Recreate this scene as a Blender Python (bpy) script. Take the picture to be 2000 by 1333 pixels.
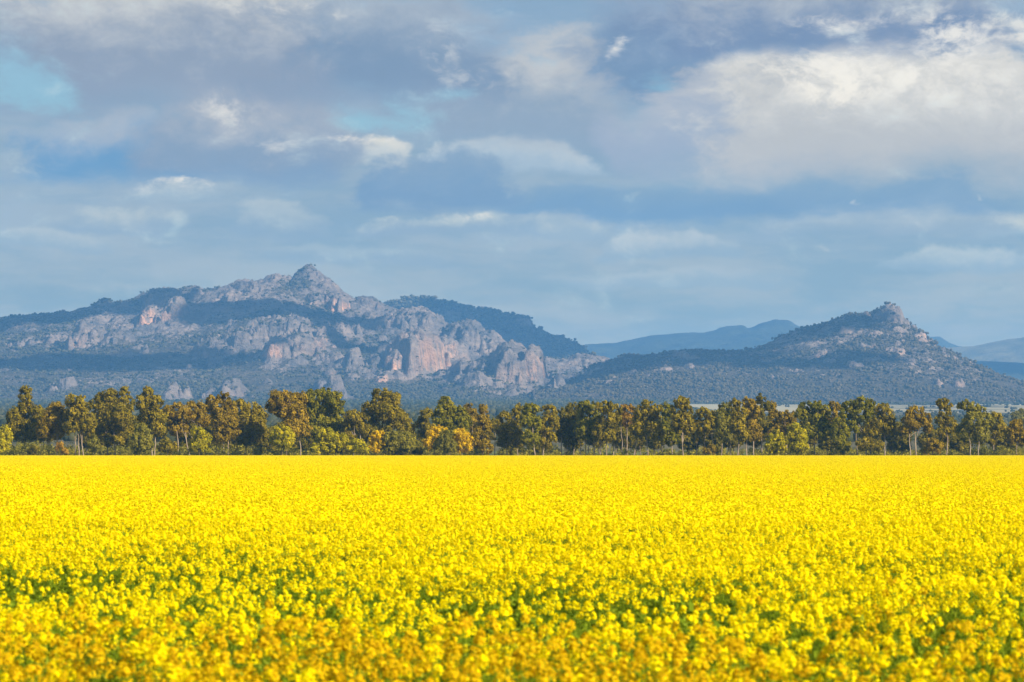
import bpy, math, random
import numpy as np

for o in list(bpy.data.objects):
    bpy.data.objects.remove(o)
scene = bpy.context.scene
COL = scene.collection
R = math.radians

# ------------------------------------------------------------------ camera
F, PX0, PY0 = 5555.6, 1000.0, 876.0      # 100 mm lens: focal length, principal column and horizon row of the 2000 px photograph
CZ = 2.45                                # eye height above the field
HAZE, HAZE_COL = 0.98e-4, (.17, .475, 1.0)   # air: density per metre and scattering tint
cam = bpy.data.cameras.new("camera")
cam.lens = 100.0
cam.sensor_width = 36.0
cam.shift_y = (876.0 - 666.5) / 2000.0
cam.clip_start = 0.5
cam.clip_end = 80000.0
cam.dof.use_dof = True
cam.dof.focus_distance = 700.0
cam.dof.aperture_fstop = 4.5
cam_o = bpy.data.objects.new("camera", cam)
cam_o.location = (0, 0, CZ)
cam_o.rotation_euler = (R(90), 0, 0)
COL.objects.link(cam_o)
scene.camera = cam_o

scene.view_settings.view_transform = 'Standard'
scene.view_settings.look = 'None'
scene.view_settings.exposure = 0.95
scene.view_settings.gamma = 1.0
scene.cycles.max_bounces = 6
scene.cycles.diffuse_bounces = 3
scene.cycles.transmission_bounces = 3
scene.cycles.volume_bounces = 1
scene.cycles.use_denoising = True

# ------------------------------------------------------------------ sun
SUN_EL = R(28)
SUN_AZ = R(129)                          # clockwise from +Y: behind the camera, to the right
sun_dir = (math.cos(SUN_EL) * math.sin(SUN_AZ), math.cos(SUN_EL) * math.cos(SUN_AZ), math.sin(SUN_EL))
sl = bpy.data.lights.new("sun", 'SUN')
sl.energy = 5.0
sl.angle = R(0.5)
sl.color = (1.0, 0.885, 0.71)
so = bpy.data.objects.new("sun", sl)
so.location = (sun_dir[0] * 300, sun_dir[1] * 300, 300)
so.rotation_euler = (math.pi / 2 - SUN_EL, 0, math.pi - SUN_AZ)
COL.objects.link(so)

# ------------------------------------------------------------------ world: daylight sky with broken cloud
class NT:
    """small helper that writes node trees as expressions"""
    def __init__(self, tree):
        self.t = tree
    def node(self, kind, **kw):
        n = self.t.nodes.new(kind)
        for k, v in kw.items():
            setattr(n, k, v)
        return n
    def put(self, sock, v):
        if isinstance(v, bpy.types.NodeSocket):
            self.t.links.new(v, sock)
        elif isinstance(v, (tuple, list)) and sock.type == 'RGBA' and len(v) == 3:
            sock.default_value = (*v, 1.0)
        else:
            sock.default_value = v
    def m(self, op, a, b=0.0, c=0.0, clamp=False):
        n = self.node('ShaderNodeMath', operation=op, use_clamp=clamp)
        self.put(n.inputs[0], a); self.put(n.inputs[1], b); self.put(n.inputs[2], c)
        return n.outputs[0]
    def add(self, a, b): return self.m('ADD', a, b)
    def sub(self, a, b): return self.m('SUBTRACT', a, b)
    def mul(self, a, b): return self.m('MULTIPLY', a, b)
    def smooth(self, v, lo, hi, a=0.0, b=1.0):
        n = self.node('ShaderNodeMapRange', interpolation_type='SMOOTHSTEP')
        for i, x in enumerate((v, lo, hi, a, b)):
            self.put(n.inputs[i], x)
        return n.outputs[0]
    def mix(self, f, a, b, mode='MIX'):
        n = self.node('ShaderNodeMix', data_type='RGBA', blend_type=mode)
        self.put(n.inputs[0], f); self.put(n.inputs[6], a); self.put(n.inputs[7], b)
        return n.outputs[2]
    def noise(self, vec, scale, detail=4.0, rough=0.55, dist=0.0, out=0):
        n = self.node('ShaderNodeTexNoise')
        if vec is not None: self.put(n.inputs['Vector'], vec)
        self.put(n.inputs['Scale'], scale); self.put(n.inputs['Detail'], detail)
        self.put(n.inputs['Roughness'], rough); self.put(n.inputs['Distortion'], dist)
        return n.outputs[out]
    def attr(self, name, out='Fac'):
        return self.node('ShaderNodeAttribute', attribute_name=name).outputs[out]
    def vmul(self, v, xyz):
        n = self.node('ShaderNodeVectorMath', operation='MULTIPLY')
        self.put(n.inputs[0], v); n.inputs[1].default_value = xyz
        return n.outputs[0]
    def vadd(self, v, w):
        n = self.node('ShaderNodeVectorMath', operation='ADD')
        self.put(n.inputs[0], v); self.put(n.inputs[1], w)
        return n.outputs[0]

def lin(r, g, b, k=1.0):
    f = lambda c: (c / 255 / 12.92 if c / 255 <= 0.04045 else ((c / 255 + 0.055) / 1.055) ** 2.4) * k
    return (f(r), f(g), f(b))

world = bpy.data.worlds.new("World")
scene.world = world
world.use_nodes = True
wt = world.node_tree
wt.nodes.clear()
N = NT(wt)
wout = N.node('ShaderNodeOutputWorld')
bg = N.node('ShaderNodeBackground')
WS = 0.1                                  # background strength; cloud colours are scaled to it
bg.inputs['Strength'].default_value = WS
wt.links.new(bg.outputs[0], wout.inputs['Surface'])
sky = N.node('ShaderNodeTexSky', sky_type='NISHITA')
sky.sun_disc = False
sky.sun_elevation = SUN_EL
sky.sun_rotation = SUN_AZ
sky.altitude = 200
sky.air_density = 1.0
sky.dust_density = 0.6
sky.ozone_density = 1.5
tc = N.node('ShaderNodeTexCoord')
dirv = tc.outputs['Generated']
sep = N.node('ShaderNodeSeparateXYZ')
wt.links.new(dirv, sep.inputs[0])
az = N.m('ARCTAN2', sep.outputs[0], sep.outputs[1])
el = N.m('ARCSINE', sep.outputs[2])
# clouds flatten towards the horizon: noise runs on a horizontally stretched direction
v_st = N.vmul(dirv, (1.0, 1.0, 2.3))
warp = N.noise(v_st, 9.0, 5.0, 0.6, out=1)
w_sub = N.node('ShaderNodeVectorMath', operation='SUBTRACT')
wt.links.new(warp, w_sub.inputs[0]); w_sub.inputs[1].default_value = (0.5, 0.5, 0.5)
v_w = N.vadd(v_st, N.vmul(w_sub.outputs[0], (0.06, 0.06, 0.06)))
n_big = N.noise(v_w, 14.0, 8.0, 0.55)       # puffs some 4 degrees wide
v_p = N.vadd(N.vmul(dirv, (1.0, 1.0, 1.45)), N.vmul(w_sub.outputs[0], (0.045, 0.045, 0.045)))
n_mid = N.noise(v_p, 34.0, 8.0, 0.62)
n_fine = N.noise(v_p, 95.0, 6.0, 0.65)
# the placing field is wobbled too, so that no cloud is an ellipse
wob = N.noise(v_st, 22.0, 5.0, 0.6, out=1)
wsep = N.node('ShaderNodeSeparateXYZ')
wt.links.new(wob, wsep.inputs[0])
azw = N.add(az, N.mul(N.sub(wsep.outputs[0], 0.5), 0.038))
elw = N.add(el, N.mul(N.sub(wsep.outputs[1], 0.5), 0.020))

def sky_field(blobs):
    """sum of soft patches (azimuth / elevation given as columns and rows of the photograph)"""
    acc = None
    for (px, py, rx, ry, s) in blobs:
        a0 = math.atan((px - PX0) / F); e0 = math.atan((PY0 - py) / F)
        dx = N.mul(N.sub(azw, a0), F / rx)
        dy = N.mul(N.sub(elw, e0), F / ry)
        q = N.add(N.mul(dx, dx), N.mul(dy, dy))
        g = N.mul(N.m('POWER', 2.7183, N.mul(q, -1.0)), s)
        acc = g if acc is None else N.add(acc, g)
    return acc
K = 1.0 / WS / 1.93
LINF = (.21, .46, .84)                    # what the air itself adds; clouds stand behind it
e_lo = N.smooth(el, .035, .085); e_hi = N.smooth(el, .085, .150)
def cl(r, g, b):
    """cloud colour as it has to be behind the haze, at three heights above the horizon"""
    out = []
    for T in (.36, .56, .73):
        p = lin(r, g, b)
        out.append(tuple(max(.02, (p[i] - (1 - T) * LINF[i] * .97) / T) * K for i in range(3)))
    return N.mix(e_hi, N.mix(e_lo, out[0], out[1]), out[2])
hor = N.smooth(el, 0.01, 0.14)
n_band = N.noise(N.vadd(N.vmul(dirv, (1.0, 1.0, 5.5)), N.vmul(w_sub.outputs[0], (.10, .10, .10))), 11.0, 6.0, .6)
c = N.mix(N.smooth(n_band, .36, .62), N.mix(hor, cl(145,180,209), cl(140,170,199)), N.mix(hor, cl(166,190,212), cl(156,179,203)))
edge = N.add(N.add(N.mul(N.sub(n_mid, .5), 1.5), N.mul(N.sub(n_big, .5), 1.5)), N.mul(N.sub(n_fine, .5), .55))
edge_n = N.mul(edge, -1.0)
inner = N.add(N.mul(N.sub(n_mid, .5), 1.6), N.mul(N.sub(n_fine, .5), .7))
n_cl = [0]
def clc(col, py):
    """the same for one height only"""
    s = math.sin(math.atan((PY0 - max(20, py)) / F)); T = math.exp(-HAZE * min(11000, 453 / max(s, .01)))
    p = lin(*col)
    return tuple(max(.02, (p[i] - (1 - T) * LINF[i] * .97) / T) * K for i in range(3))
def cumulus(px, base, top, hw, tcol, bcol, soft=.55, amp=1.0, op=1.0, foot=.16):
    """one bank of cloud: level base, puffed top, lit from above"""
    global c
    n_cl[0] += 1
    a0 = math.atan((px - PX0) / F); e0 = math.atan((PY0 - base) / F); e1 = math.atan((PY0 - top) / F)
    u = N.mul(N.sub(azw, a0), F / hw)
    v = N.mul(N.sub(elw, e0), 1 / (e1 - e0))
    vv = N.m('MAXIMUM', N.sub(v, .1), 0.0)
    d = N.sub(N.sub(1.0, N.mul(u, u)), N.mul(N.mul(vv, vv), 1.2))
    d = N.add(d, N.mul(edge if n_cl[0] % 2 else edge_n, amp))
    m = N.mul(N.smooth(d, 0.02, soft), N.smooth(N.add(v, N.mul(inner, .10)), -foot, foot))
    t = N.smooth(N.add(v, N.mul(inner, .75)), .10, .95)
    c = N.mix(N.mul(m, op), c, N.mix(t, clc(bcol, base), clc(tcol, base * .4 + top * .6)))
# far, low banks first
for q in [(120,500,450,180,(182,199,213),(151,181,208),.6,1,.7), (1280,565,520,280,(180,198,214),(155,184,210),.6,1,.7), (1900,545,488,190,(186,203,216),(153,183,210),.6,1,.8), (700,520,470,220,(175,195,212),(147,178,207),.6,1,.6),
          (1300,500,438,150,(188,202,214),(151,181,208),.5,1,.8), (1980,470,400,90,(210,216,215),(162,187,209),.6,1.1,.9), (1640,462,388,200,(194,206,215),(153,180,206),.6,1.0,.9), (1850,465,378,160,(194,206,215),(155,181,206),.6,1,.9),
          (900,456,398,200,(206,215,216),(151,179,206),.6,1.1,.9), (1125,455,400,70,(214,218,215),(159,184,207),.5,1.1,.9), (250,458,396,140,(192,205,213),(151,179,206),.6,1,.9), (560,470,390,110,(182,198,211),(147,177,206),.5,1,.7),
          (345,396,354,160,(206,212,214),(166,190,211),.9,1.8,.75),
          # the bright bank and the grey one before it
          (720,325,258,120,(226,224,217),(192,203,212),.5,1,1), (1020,330,252,190,(200,208,214),(166,188,209),.5,1,1),
          (1500,420,330,620,(140,173,202),(131,168,204),.7,.9,.85), (1250,425,345,330,(137,169,199),(128,166,203),.6,1.0,.88), (860,400,284,190,(143,170,198),(128,164,201),.50,1.0,.92),
          (480,360,228,190,(172,186,203),(132,167,203),.6,1,.95), (190,358,212,210,(176,188,204),(116,162,204),.6,1,.95),
          # the upper deck
          (1250,200,-60,240,(150,170,196),(122,152,187),.6,.8,.95), (1010,275,60,260,(196,199,204),(148,170,195),.6,1,.95), (460,345,130,260,(190,193,201),(140,165,194),.6,1,.95),
          (740,200,-80,300,(172,184,199),(130,156,187),.6,.9,.95), (330,205,-160,440,(210,211,211),(146,164,189),.6,.9,.97), (1440,315,80,260,(198,200,205),(160,178,203),.5,1,.95),
          (1760,335,30,470,(226,225,222),(186,193,203),.45,.9,1), (1640,105,-90,440,(186,193,202),(124,149,184),.5,.8,.95)]:
    cumulus(*q)
# clear gaps
gap = sky_field([(40,130,100,60,1.1),(70,190,90,34,.9),(740,232,110,30,1.2),(690,175,50,22,.5),(900,190,50,20,.7),(1275,158,46,26,.9),(280,290,26,16,.4)])
gm = N.smooth(N.add(N.add(gap, N.mul(N.sub(n_mid, .5), 3.2)), N.mul(N.sub(n_fine, .5), 1.4)), 0.25, 1.45)
c = N.mix(N.mul(gm, .80), c, N.mix(.10, cl(140,186,210), sky.outputs[0]))
# sunlit heads
white = sky_field([(1150,72,60,26,.7),(1190,96,26,26,.55),(1580,140,80,36,.7),(1640,190,60,40,.5),(1850,80,80,44,.9),(1760,150,240,60,.6),(880,90,46,30,.6),(900,150,60,24,.4),(430,210,60,34,.5),(520,290,50,16,.4),
                   (720,279,60,10,.9),(650,275,24,8,.5),(315,366,50,7,.5),(360,362,30,6,.5),(405,373,28,8,.5),(550,15,110,30,.5),(925,418,40,9,.7),(1115,418,26,12,.5),(1675,392,12,7,.6),(1620,495,22,7,.5),(1906,385,10,7,.5),(1640,52,100,14,.5)])
wm = N.smooth(N.add(N.add(N.mul(white, N.smooth(n_fine, .30, .62, .35, 1.15)), N.mul(N.sub(n_mid, .5), 1.8)), N.mul(N.sub(n_fine, .5), 1.0)), 0.15, 1.35)
c = N.mix(N.mul(wm, .82), c, cl(242,239,233))
fine = N.add(1.0, N.mul(inner, .075))
comb = N.node('ShaderNodeCombineColor')
for i in range(3): N.put(comb.inputs[i], fine)
c = N.mix(1.0, c, comb.outputs[0], 'MULTIPLY')
N.put(bg.inputs['Color'], c)
world.cycles.sampling_method = 'MANUAL'
world.cycles.sample_map_resolution = 128
# ------------------------------------------------------------------ numpy helpers
rng = np.random.default_rng(7)

def _hash(ix, iy, seed):
    h = (ix.astype(np.int64) * 374761393 + iy.astype(np.int64) * 668265263 + seed * 974634777) & 0xFFFFFFFF
    h = ((h ^ (h >> 13)) * 1274126177) & 0xFFFFFFFF
    h = (h ^ (h >> 16)) & 0xFFFFFFFF
    return h.astype(np.float32) / 4294967295.0

def vnoise(x, y, seed=0):
    x0 = np.floor(x); y0 = np.floor(y)
    fx = (x - x0).astype(np.float32); fy = (y - y0).astype(np.float32)
    fx = fx * fx * fx * (fx * (fx * 6 - 15) + 10); fy = fy * fy * fy * (fy * (fy * 6 - 15) + 10)
    a = _hash(x0, y0, seed); b = _hash(x0 + 1, y0, seed)
    c = _hash(x0, y0 + 1, seed); d = _hash(x0 + 1, y0 + 1, seed)
    return (a + (b - a) * fx) * (1 - fy) + (c + (d - c) * fx) * fy

def fbm(x, y, octv=5, seed=0, gain=0.5, lac=2.03):
    s = 0.0; amp = 1.0; tot = 0.0
    for k in range(octv):
        s = s + amp * (vnoise(x, y, seed + 17 * k) - 0.5); tot += amp
        x = x * lac + 13.7; y = y * lac + 7.1; amp *= gain
    return s / tot                                   # about -0.5 .. 0.5

def ridged(x, y, octv=5, seed=0, gain=0.5, lac=2.03):
    s = 0.0; amp = 1.0; tot = 0.0
    for k in range(octv):
        s = s + amp * (1 - np.abs(2 * vnoise(x, y, seed + 31 * k) - 1)); tot += amp
        x = x * lac + 3.7; y = y * lac + 17.1; amp *= gain
    return s / tot                                   # 0 .. 1

def mesh_from(name, V, faces, mat=None, attrs=None, smooth=False):
    """faces: int array (n,3) or (n,4); attrs: name -> (domain, array)"""
    me = bpy.data.meshes.new(name)
    V = np.asarray(V, np.float32); faces = np.asarray(faces, np.int32)
    k = faces.shape[1]
    me.vertices.add(len(V)); me.vertices.foreach_set('co', V.ravel())
    me.loops.add(faces.size); me.loops.foreach_set('vertex_index', faces.ravel())
    me.polygons.add(len(faces))
    me.polygons.foreach_set('loop_start', np.arange(0, faces.size, k, dtype=np.int32))
    me.polygons.foreach_set('loop_total', np.full(len(faces), k, np.int32))
    if smooth: me.polygons.foreach_set('use_smooth', np.ones(len(faces), bool))
    for an, (dom, arr) in (attrs or {}).items():
        at = me.attributes.new(an, 'FLOAT', dom)
        at.data.foreach_set('value', np.asarray(arr, np.float32).ravel())
    me.update(calc_edges=True)
    if mat: me.materials.append(mat)
    return me

def link(name, me, label=None, cat=None, group=None, kind=None, parent=None, loc=None):
    o = bpy.data.objects.new(name, me)
    COL.objects.link(o)
    if loc is not None: o.location = loc
    if label: o['label'] = label
    if cat: o['category'] = cat
    if group: o['group'] = group
    if kind: o['kind'] = kind
    if parent: o.parent = parent
    return o

def grid_faces(ny, nx):
    i = np.arange(ny - 1)[:, None] * nx + np.arange(nx - 1)[None, :]
    i = i.ravel()
    return np.stack([i, i + 1, i + 1 + nx, i + nx], 1)

def material(name):
    m = bpy.data.materials.new(name); m.use_nodes = True
    t = m.node_tree; t.nodes.clear()
    n = NT(t)
    out = n.node('ShaderNodeOutputMaterial')
    b = n.node('ShaderNodeBsdfPrincipled')
    t.links.new(b.outputs[0], out.inputs['Surface'])
    b.inputs['Roughness'].default_value = 0.9
    b.inputs['Specular IOR Level'].default_value = 0.15
    n.b = b; n.out = out; n.mat = m
    return n

def wx(px, Y): return (px - PX0) / F * Y
def wz(py, Y): return CZ + (PY0 - py) / F * Y

# ------------------------------------------------------------------ the plain, rising gently towards the range
GY = [-200, 0, 535, 640, 1500, 3000, 3900, 4300, 4700, 5200, 6000, 7500, 16000]
GZ = [0, 0, 0.0, 0.9, 12, 41, 63, 72, 88, 110, 120, 105, 90]
def gz(Y): return np.interp(Y, GY, GZ)

ys = np.concatenate([np.arange(-60, 530, 6), np.arange(530, 700, 4), np.arange(700, 5200, 18), np.linspace(5200, 15500, 50)])
cols = np.linspace(-1, 1, 420)
XX = (cols[None, :] * (60 + 0.42 * np.clip(ys, 0, None))[:, None])
YY = np.repeat(ys[:, None], len(cols), 1)
ZZ = gz(YY) + np.clip((YY - 700) / 2000, 0, 1) * fbm(XX / 400, YY / 400, 3, 5) * 3.0
n = material("plain")
geo = n.node('ShaderNodeNewGeometry').outputs['Position']
sp = n.node('ShaderNodeSeparateXYZ'); n.put(sp.inputs[0], geo)
na = n.noise(geo, 0.01, 6, .6); nb = n.noise(geo, 0.12, 5, .6); nc = n.noise(geo, 0.0022, 3, .5)
pasture = n.mix(nb, (.085, .105, .025), (.14, .15, .04))
scrubby = n.mix(n.smooth(na, .4, .6), (.055, .055, .025), (.11, .095, .05))
dry = n.mix(nb, (.30, .26, .15), (.40, .35, .22))
far = n.smooth(sp.outputs[1], 675, 740)
c = n.mix(far, pasture, scrubby)
c = n.mix(n.attr('dry'), c, dry)
soil = n.mix(nb, (.06, .045, .025), (.10, .075, .04))
c = n.mix(n.smooth(sp.outputs[1], 519, 521, 1, 0), c, soil)
n.put(n.b.inputs['Base Color'], c)
# the pale dry paddock and the pale open woodland at the foot of the hill
ix = PX0 + XX / YY.clip(1) * F
dry_m = ((YY > 2900) & (YY < 3880) & (XX > wx(1330, 3600)) & (XX < wx(1530, 3600))).astype(float)
dry_m = np.maximum(dry_m, .8 * ((YY > 2800) & (YY < 3900) & (XX > wx(1530, 3500) ) & (XX < wx(2150, 3500))) * (fbm(XX / 60, YY / 160, 3, 9) > -.05))
link('ground', mesh_from('ground', np.stack([XX, YY, ZZ], -1).reshape(-1, 3), grid_faces(len(ys), len(cols)), n.mat,
     {'dry': ('POINT', dry_m)}, True), kind='structure')

# ------------------------------------------------------------------ rock and scrub of the range
def range_material(name, rock_a, rock_b, fresh, veg_a, veg_b):
    n = material(name)
    geo = n.node('ShaderNodeNewGeometry').outputs['Position']
    st = n.vmul(geo, (1.0, 1.0, 2.6))                    # bedding lies flat
    vert = n.vmul(geo, (1.0, 1.0, .22))                  # stains run down
    n1 = n.noise(st, .045, 6, .65); n2 = n.noise(vert, .13, 5, .65); n3 = n.noise(geo, .25, 4, .6); n4 = n.noise(geo, .012, 4, .55)
    rock = n.mix(n.smooth(n1, .35, .65), rock_a, rock_b)
    rock = n.mix(n.mul(n.smooth(n2, .5, .72), .55), rock, (.10, .085, .08))
    rock = n.mix(n.mul(n.attr('fresh'), n.smooth(n2, .62, .40)), rock, fresh)
    veg = n.mix(n.smooth(n3, .35, .65), veg_a, veg_b)
    m = n.add(n.attr('rock'), n.add(n.mul(n.sub(n3, .5), 1.3), n.mul(n.sub(n1, .5), 1.0)))
    c = n.mix(n.smooth(m, .34, .56), veg, rock)
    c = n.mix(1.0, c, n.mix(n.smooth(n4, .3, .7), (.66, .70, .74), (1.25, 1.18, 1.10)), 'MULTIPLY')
    n.put(n.b.inputs['Base Color'], c)
    bump = n.node('ShaderNodeBump'); bump.inputs['Strength'].default_value = .9; bump.inputs['Distance'].default_value = 5.0
    n.put(bump.inputs['Height'], n.add(n.mul(n1, .8), n.add(n2, n3)))
    n.put(n.b.inputs['Normal'], bump.outputs[0])
    return n.mat

class Field:
    """a height field on a regular grid, built from a crest line and rock masses"""
    def __init__(self, x0, x1, y0, y1, step, stepy, seed):
        self.x = np.arange(x0, x1, step, dtype=np.float32); self.y = np.arange(y0, y1, stepy, dtype=np.float32)
        self.X, self.Y = np.meshgrid(self.x, self.y)
        self.Z = gz(self.Y).astype(np.float32) - 3.0
        self.rock = np.zeros_like(self.Z); self.fresh = np.zeros_like(self.Z)
        self.seed = seed; self.snap = 0; self.Z0 = self.Z
        s = seed
        self.wa = fbm(self.X / 90, self.Y / 90, 5, s, .58) * 2      # -1..1, warps
        self.wb = fbm(self.X / 60, self.Y / 60, 5, s + 5, .58) * 2
        self.fine = fbm(self.X / 22, self.Y / 22, 4, s + 9, .6) * 2
        self.jo = vnoise(self.X / 13, self.Y / 13, s + 60) * 2 - 1
        self.gul = ridged(self.X / 62 + self.wa * .35, self.Y / 130 + self.wb * .2, 4, s + 71, .55)
    def crest(self, pts, L, Lback, expo, rough=14.0, rockiness=0.0, foot=None, plan=0.0):
        """pts: (px, py, depth) along the skyline"""
        P = np.array(pts, float)
        cx = wx(P[:, 0], P[:, 2]); chh = wz(P[:, 1], P[:, 2])
        H = np.interp(self.X, cx, chh); Yc = np.interp(self.X, cx, P[:, 2])
        s = Yc - self.Y
        gx = np.arange(cx[0] - 400, cx[-1] + 400, 8.0); gh = np.interp(gx, cx, chh)
        ker = np.hanning(41); ker /= ker.sum()
        gs = np.convolve(np.pad(gh, 20, 'edge'), ker, 'valid')
        w = np.clip(np.abs(s) / 170, 0, 1)
        Hs = H * (1 - w) + np.minimum(np.interp(self.X, gx, gs), H + 25) * w
        taper = np.clip(np.abs(s) / 260, .10, 1)
        sw = s + self.wa * plan * taper
        f = np.clip(sw / L, 0, 1); bk = np.clip(-sw / Lback, 0, 1)
        base = (gz(self.Y) - 4) if foot is None else foot
        gul = ridged(self.X / 170 + self.wa * .25, self.Y / 420, 4, self.seed + 3) - .5
        z = base + (Hs - base) * ((1 - f) ** expo) * (1 - bk ** 1.5)
        z = z + taper * ((self.wb * .6 + self.fine * .35) * rough + gul * rough * 1.6) * (1 - f) ** .5
        z = np.where((cx[0] - 1 <= self.X) & (self.X <= cx[-1] + 1), z, -50)
        self.Z = np.maximum(self.Z, z)
        self.rock = np.maximum(self.rock, rockiness * (z > self.Z - 1))
    def mass(self, px, top, hw, Y, hd, base, p=3.0, tilt=0.0, rock=1.0, fresh=0.0, warp=.30, rough=.12, drop=0.0, rotate=0.0, split=True, nosnap=False):
        """one rock mass: px/hw in photograph columns, top/base in rows, at depth Y; tilt in rows over the half width"""
        snapped = Y < self.snap and not nosnap
        if snapped:                                   # set it where the bare slope carries its foot
            yy = np.arange(self.y[0] + 60, 5590, 12.0)
            jj = np.clip(np.searchsorted(self.y, yy), 0, len(self.y) - 1); ii = np.clip(np.searchsorted(self.x, wx(px, yy)), 0, len(self.x) - 1)
            row = PY0 - (self.Z0[jj, ii] - CZ) / yy * F
            hit = np.nonzero(row <= base - 2)[0]
            if len(hit): Y = float(yy[hit[0]]) + hd * .55
        k = Y / F
        xc = wx(px, Y); a = hw * k; b = hd
        zt = wz(top, Y); zb = wz(base, Y); h = zt - zb
        i0, i1 = np.searchsorted(self.x, [xc - 1.8 * max(a, b * abs(math.sin(rotate)) ), xc + 1.8 * max(a, b * abs(math.sin(rotate)))])
        j0, j1 = np.searchsorted(self.y, [Y - 1.8 * max(b, a * abs(math.sin(rotate))), Y + 1.8 * max(b, a * abs(math.sin(rotate)))])
        if i1 - i0 < 2 or j1 - j0 < 2: return
        S = np.s_[j0:j1, i0:i1]
        warp = warp * 1.35; rough = rough * 1.5
        X = self.X[S]; Yg = self.Y[S]
        dx = X - xc; dy = Yg - Y
        c, s = math.cos(rotate), math.sin(rotate)
        u = (c * dx + s * dy) / a; v = (-s * dx + c * dy) / b
        wv = self.wb[S] * .9 + self.fine[S] * .6 + self.jo[S] * .5
        r = np.sqrt(u * u + v * v) * np.clip(1 + warp * wv, .45, 1.8)
        body = 1 - np.clip(r, 0, 1.4) ** p
        z = zb + h * body + tilt * -k * u
        cr = np.clip(r, .12, 1)
        z = z + h * rough * (self.wa[S] + self.fine[S]) * cr
        z = z - np.minimum(h * .40, 24) * np.clip(self.gul[S] - .52, 0, 1) * 2.4 * cr   # joints and gullies cut into it
        lay = 8.0 + 4 * self.wb[S]                                   # ledges
        z = z + np.sin(z / lay) * min(3.0, h * .10)
        old = self.Z[S]
        up = np.clip((z - old) / (1 + .05 * abs(h)), 0, 1)
        tal = old + (h * .22 + self.fine[S] * 1.5) * np.clip((1.75 - r) / .8, 0, 1) ** 1.6      # scree at its foot
        self.Z[S] = np.maximum(np.maximum(old, z), np.minimum(tal, self.Z0[S] + 15) if snapped else old)
        rock = rock * np.clip(.50 + (r - .30) * 1.5, .50, 1)                  # bushes hold on the flatter tops
        self.rock[S] = np.maximum(self.rock[S] * (1 - up * .9), rock * up)
        self.fresh[S] = np.where(up > .3, fresh * np.clip((r - .55) * 2.5, 0, 1) * np.clip(.95 + self.wa[S] * 1.6, 0, 1), self.fresh[S])
        if split and hw > 18 and Y < 5480:                                    # buttresses and blocks breaking its outline
            q = random.Random(int(px * 7 + top))
            for _ in range(int(3 + hw / 13)):
                w = hw * q.uniform(.16, .42); o = q.uniform(-1, 1); t = q.uniform(.10, .75)
                self.mass(px + o * hw * .95, top + (base - top) * (t + .2 * o * o), w, Y - hd * q.uniform(.1, .85) * math.sqrt(max(0, 1 - o * o)), hd * q.uniform(.25, .5), base + 1, q.uniform(2.0, 3.4), rock=.9, fresh=fresh * q.uniform(.2, 1), split=False, nosnap=True)
    def paint(self, px, py, rx, ry, val):
        """more (or less) bare rock around a place"""
        u = (PX0 + self.X / self.Y * F - px) / rx; v = (PY0 - (self.Z - CZ) / self.Y * F - py) / ry
        self.rock = np.clip(self.rock + val * np.exp(-u * u - v * v), 0, 1)
    def finish(self, name, mat, slope_rock=1.0, detail=2.2, crag=1.0, slope_lo=.55, slope_hi=1.15):
        gy, gx = np.gradient(self.Z, self.y, self.x)
        sl = np.sqrt(gx * gx + gy * gy)
        st = np.clip((sl - slope_lo) / (slope_hi - slope_lo), 0, 1)
        self.slope = sl
        patch = np.clip(.5 + fbm(self.X / 130, self.Y / 260, 5, self.seed + 80, .6) * 2.4, 0, 1)
        self.rock = np.clip(np.maximum(self.rock * (.30 + .95 * patch), st * slope_rock), 0, 1)
        # crags: broken rock stands out of the slope where the rock shows
        rk = np.clip(self.rock * 1.4 - .2, 0, 1)
        cr = (ridged(self.X / 34 + self.wb * .3, self.Y / 50 + self.wa * .3, 4, self.seed + 90, .6) - .55) * 2
        cr2 = vnoise(self.X / 15, self.Y / 18, self.seed + 95)
        cr2 = np.where(cr2 > .56, np.clip((cr2 - .56) * 9, 0, 1), 0)              # flat-topped blocks
        self.Z += rk * (cr * 6.0 * crag + cr2 * 4.5 * crag)
        jag = (vnoise(self.X / 9, self.Y / 9, self.seed + 40) - .5) + .6 * (vnoise(self.X / 4.3, self.Y / 4.3, self.seed + 41) - .5)
        self.Z += jag * detail * (.35 + self.rock)
        V = np.stack([self.X, self.Y, self.Z], -1).reshape(-1, 3)
        me = mesh_from(name, V, grid_faces(*self.X.shape), mat, {'rock': ('POINT', self.rock), 'fresh': ('POINT', self.fresh)}, False)
        return link(name, me, kind='structure')

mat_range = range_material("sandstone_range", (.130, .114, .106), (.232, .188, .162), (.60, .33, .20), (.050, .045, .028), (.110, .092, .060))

# the big range on the left
mt = Field(wx(-190, 5600) - 60, wx(1330, 5600), 4150, 6350, 1.8, 2.2, 3)
YC = 5600
sky_l = [(-260,640),(-120,628),(0,620),(60,614),(100,612),(140,609),(175,601),(190,590),(206,584),(216,592),(240,589),(268,579),(285,571),(320,564),(345,567),(362,561),(380,559),(398,566),(420,564),(445,560),
         (455,552),(475,549),(500,551),(515,549),(522,541),(538,537),(545,541),(556,540),(565,545),(571,549),(575,541),(585,527),(598,520),(606,518),(614,521),(622,530),(630,537),(642,546),(660,562),(668,574),(683,580),
         (690,585),(710,582),(728,581),(737,587),(745,593),(760,606),(800,625),(860,636),(900,650),(960,668),(1010,690),(1080,705),(1140,705),(1215,712),(1300,745),(1400,790)]
mt.crest([(a, b, YC) for a, b in sky_l], 1330, 500, 1.55, 15, .40, plan=60)
M = mt.mass
mt.Z0 = mt.Z.copy(); mt.snap = 5430
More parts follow.
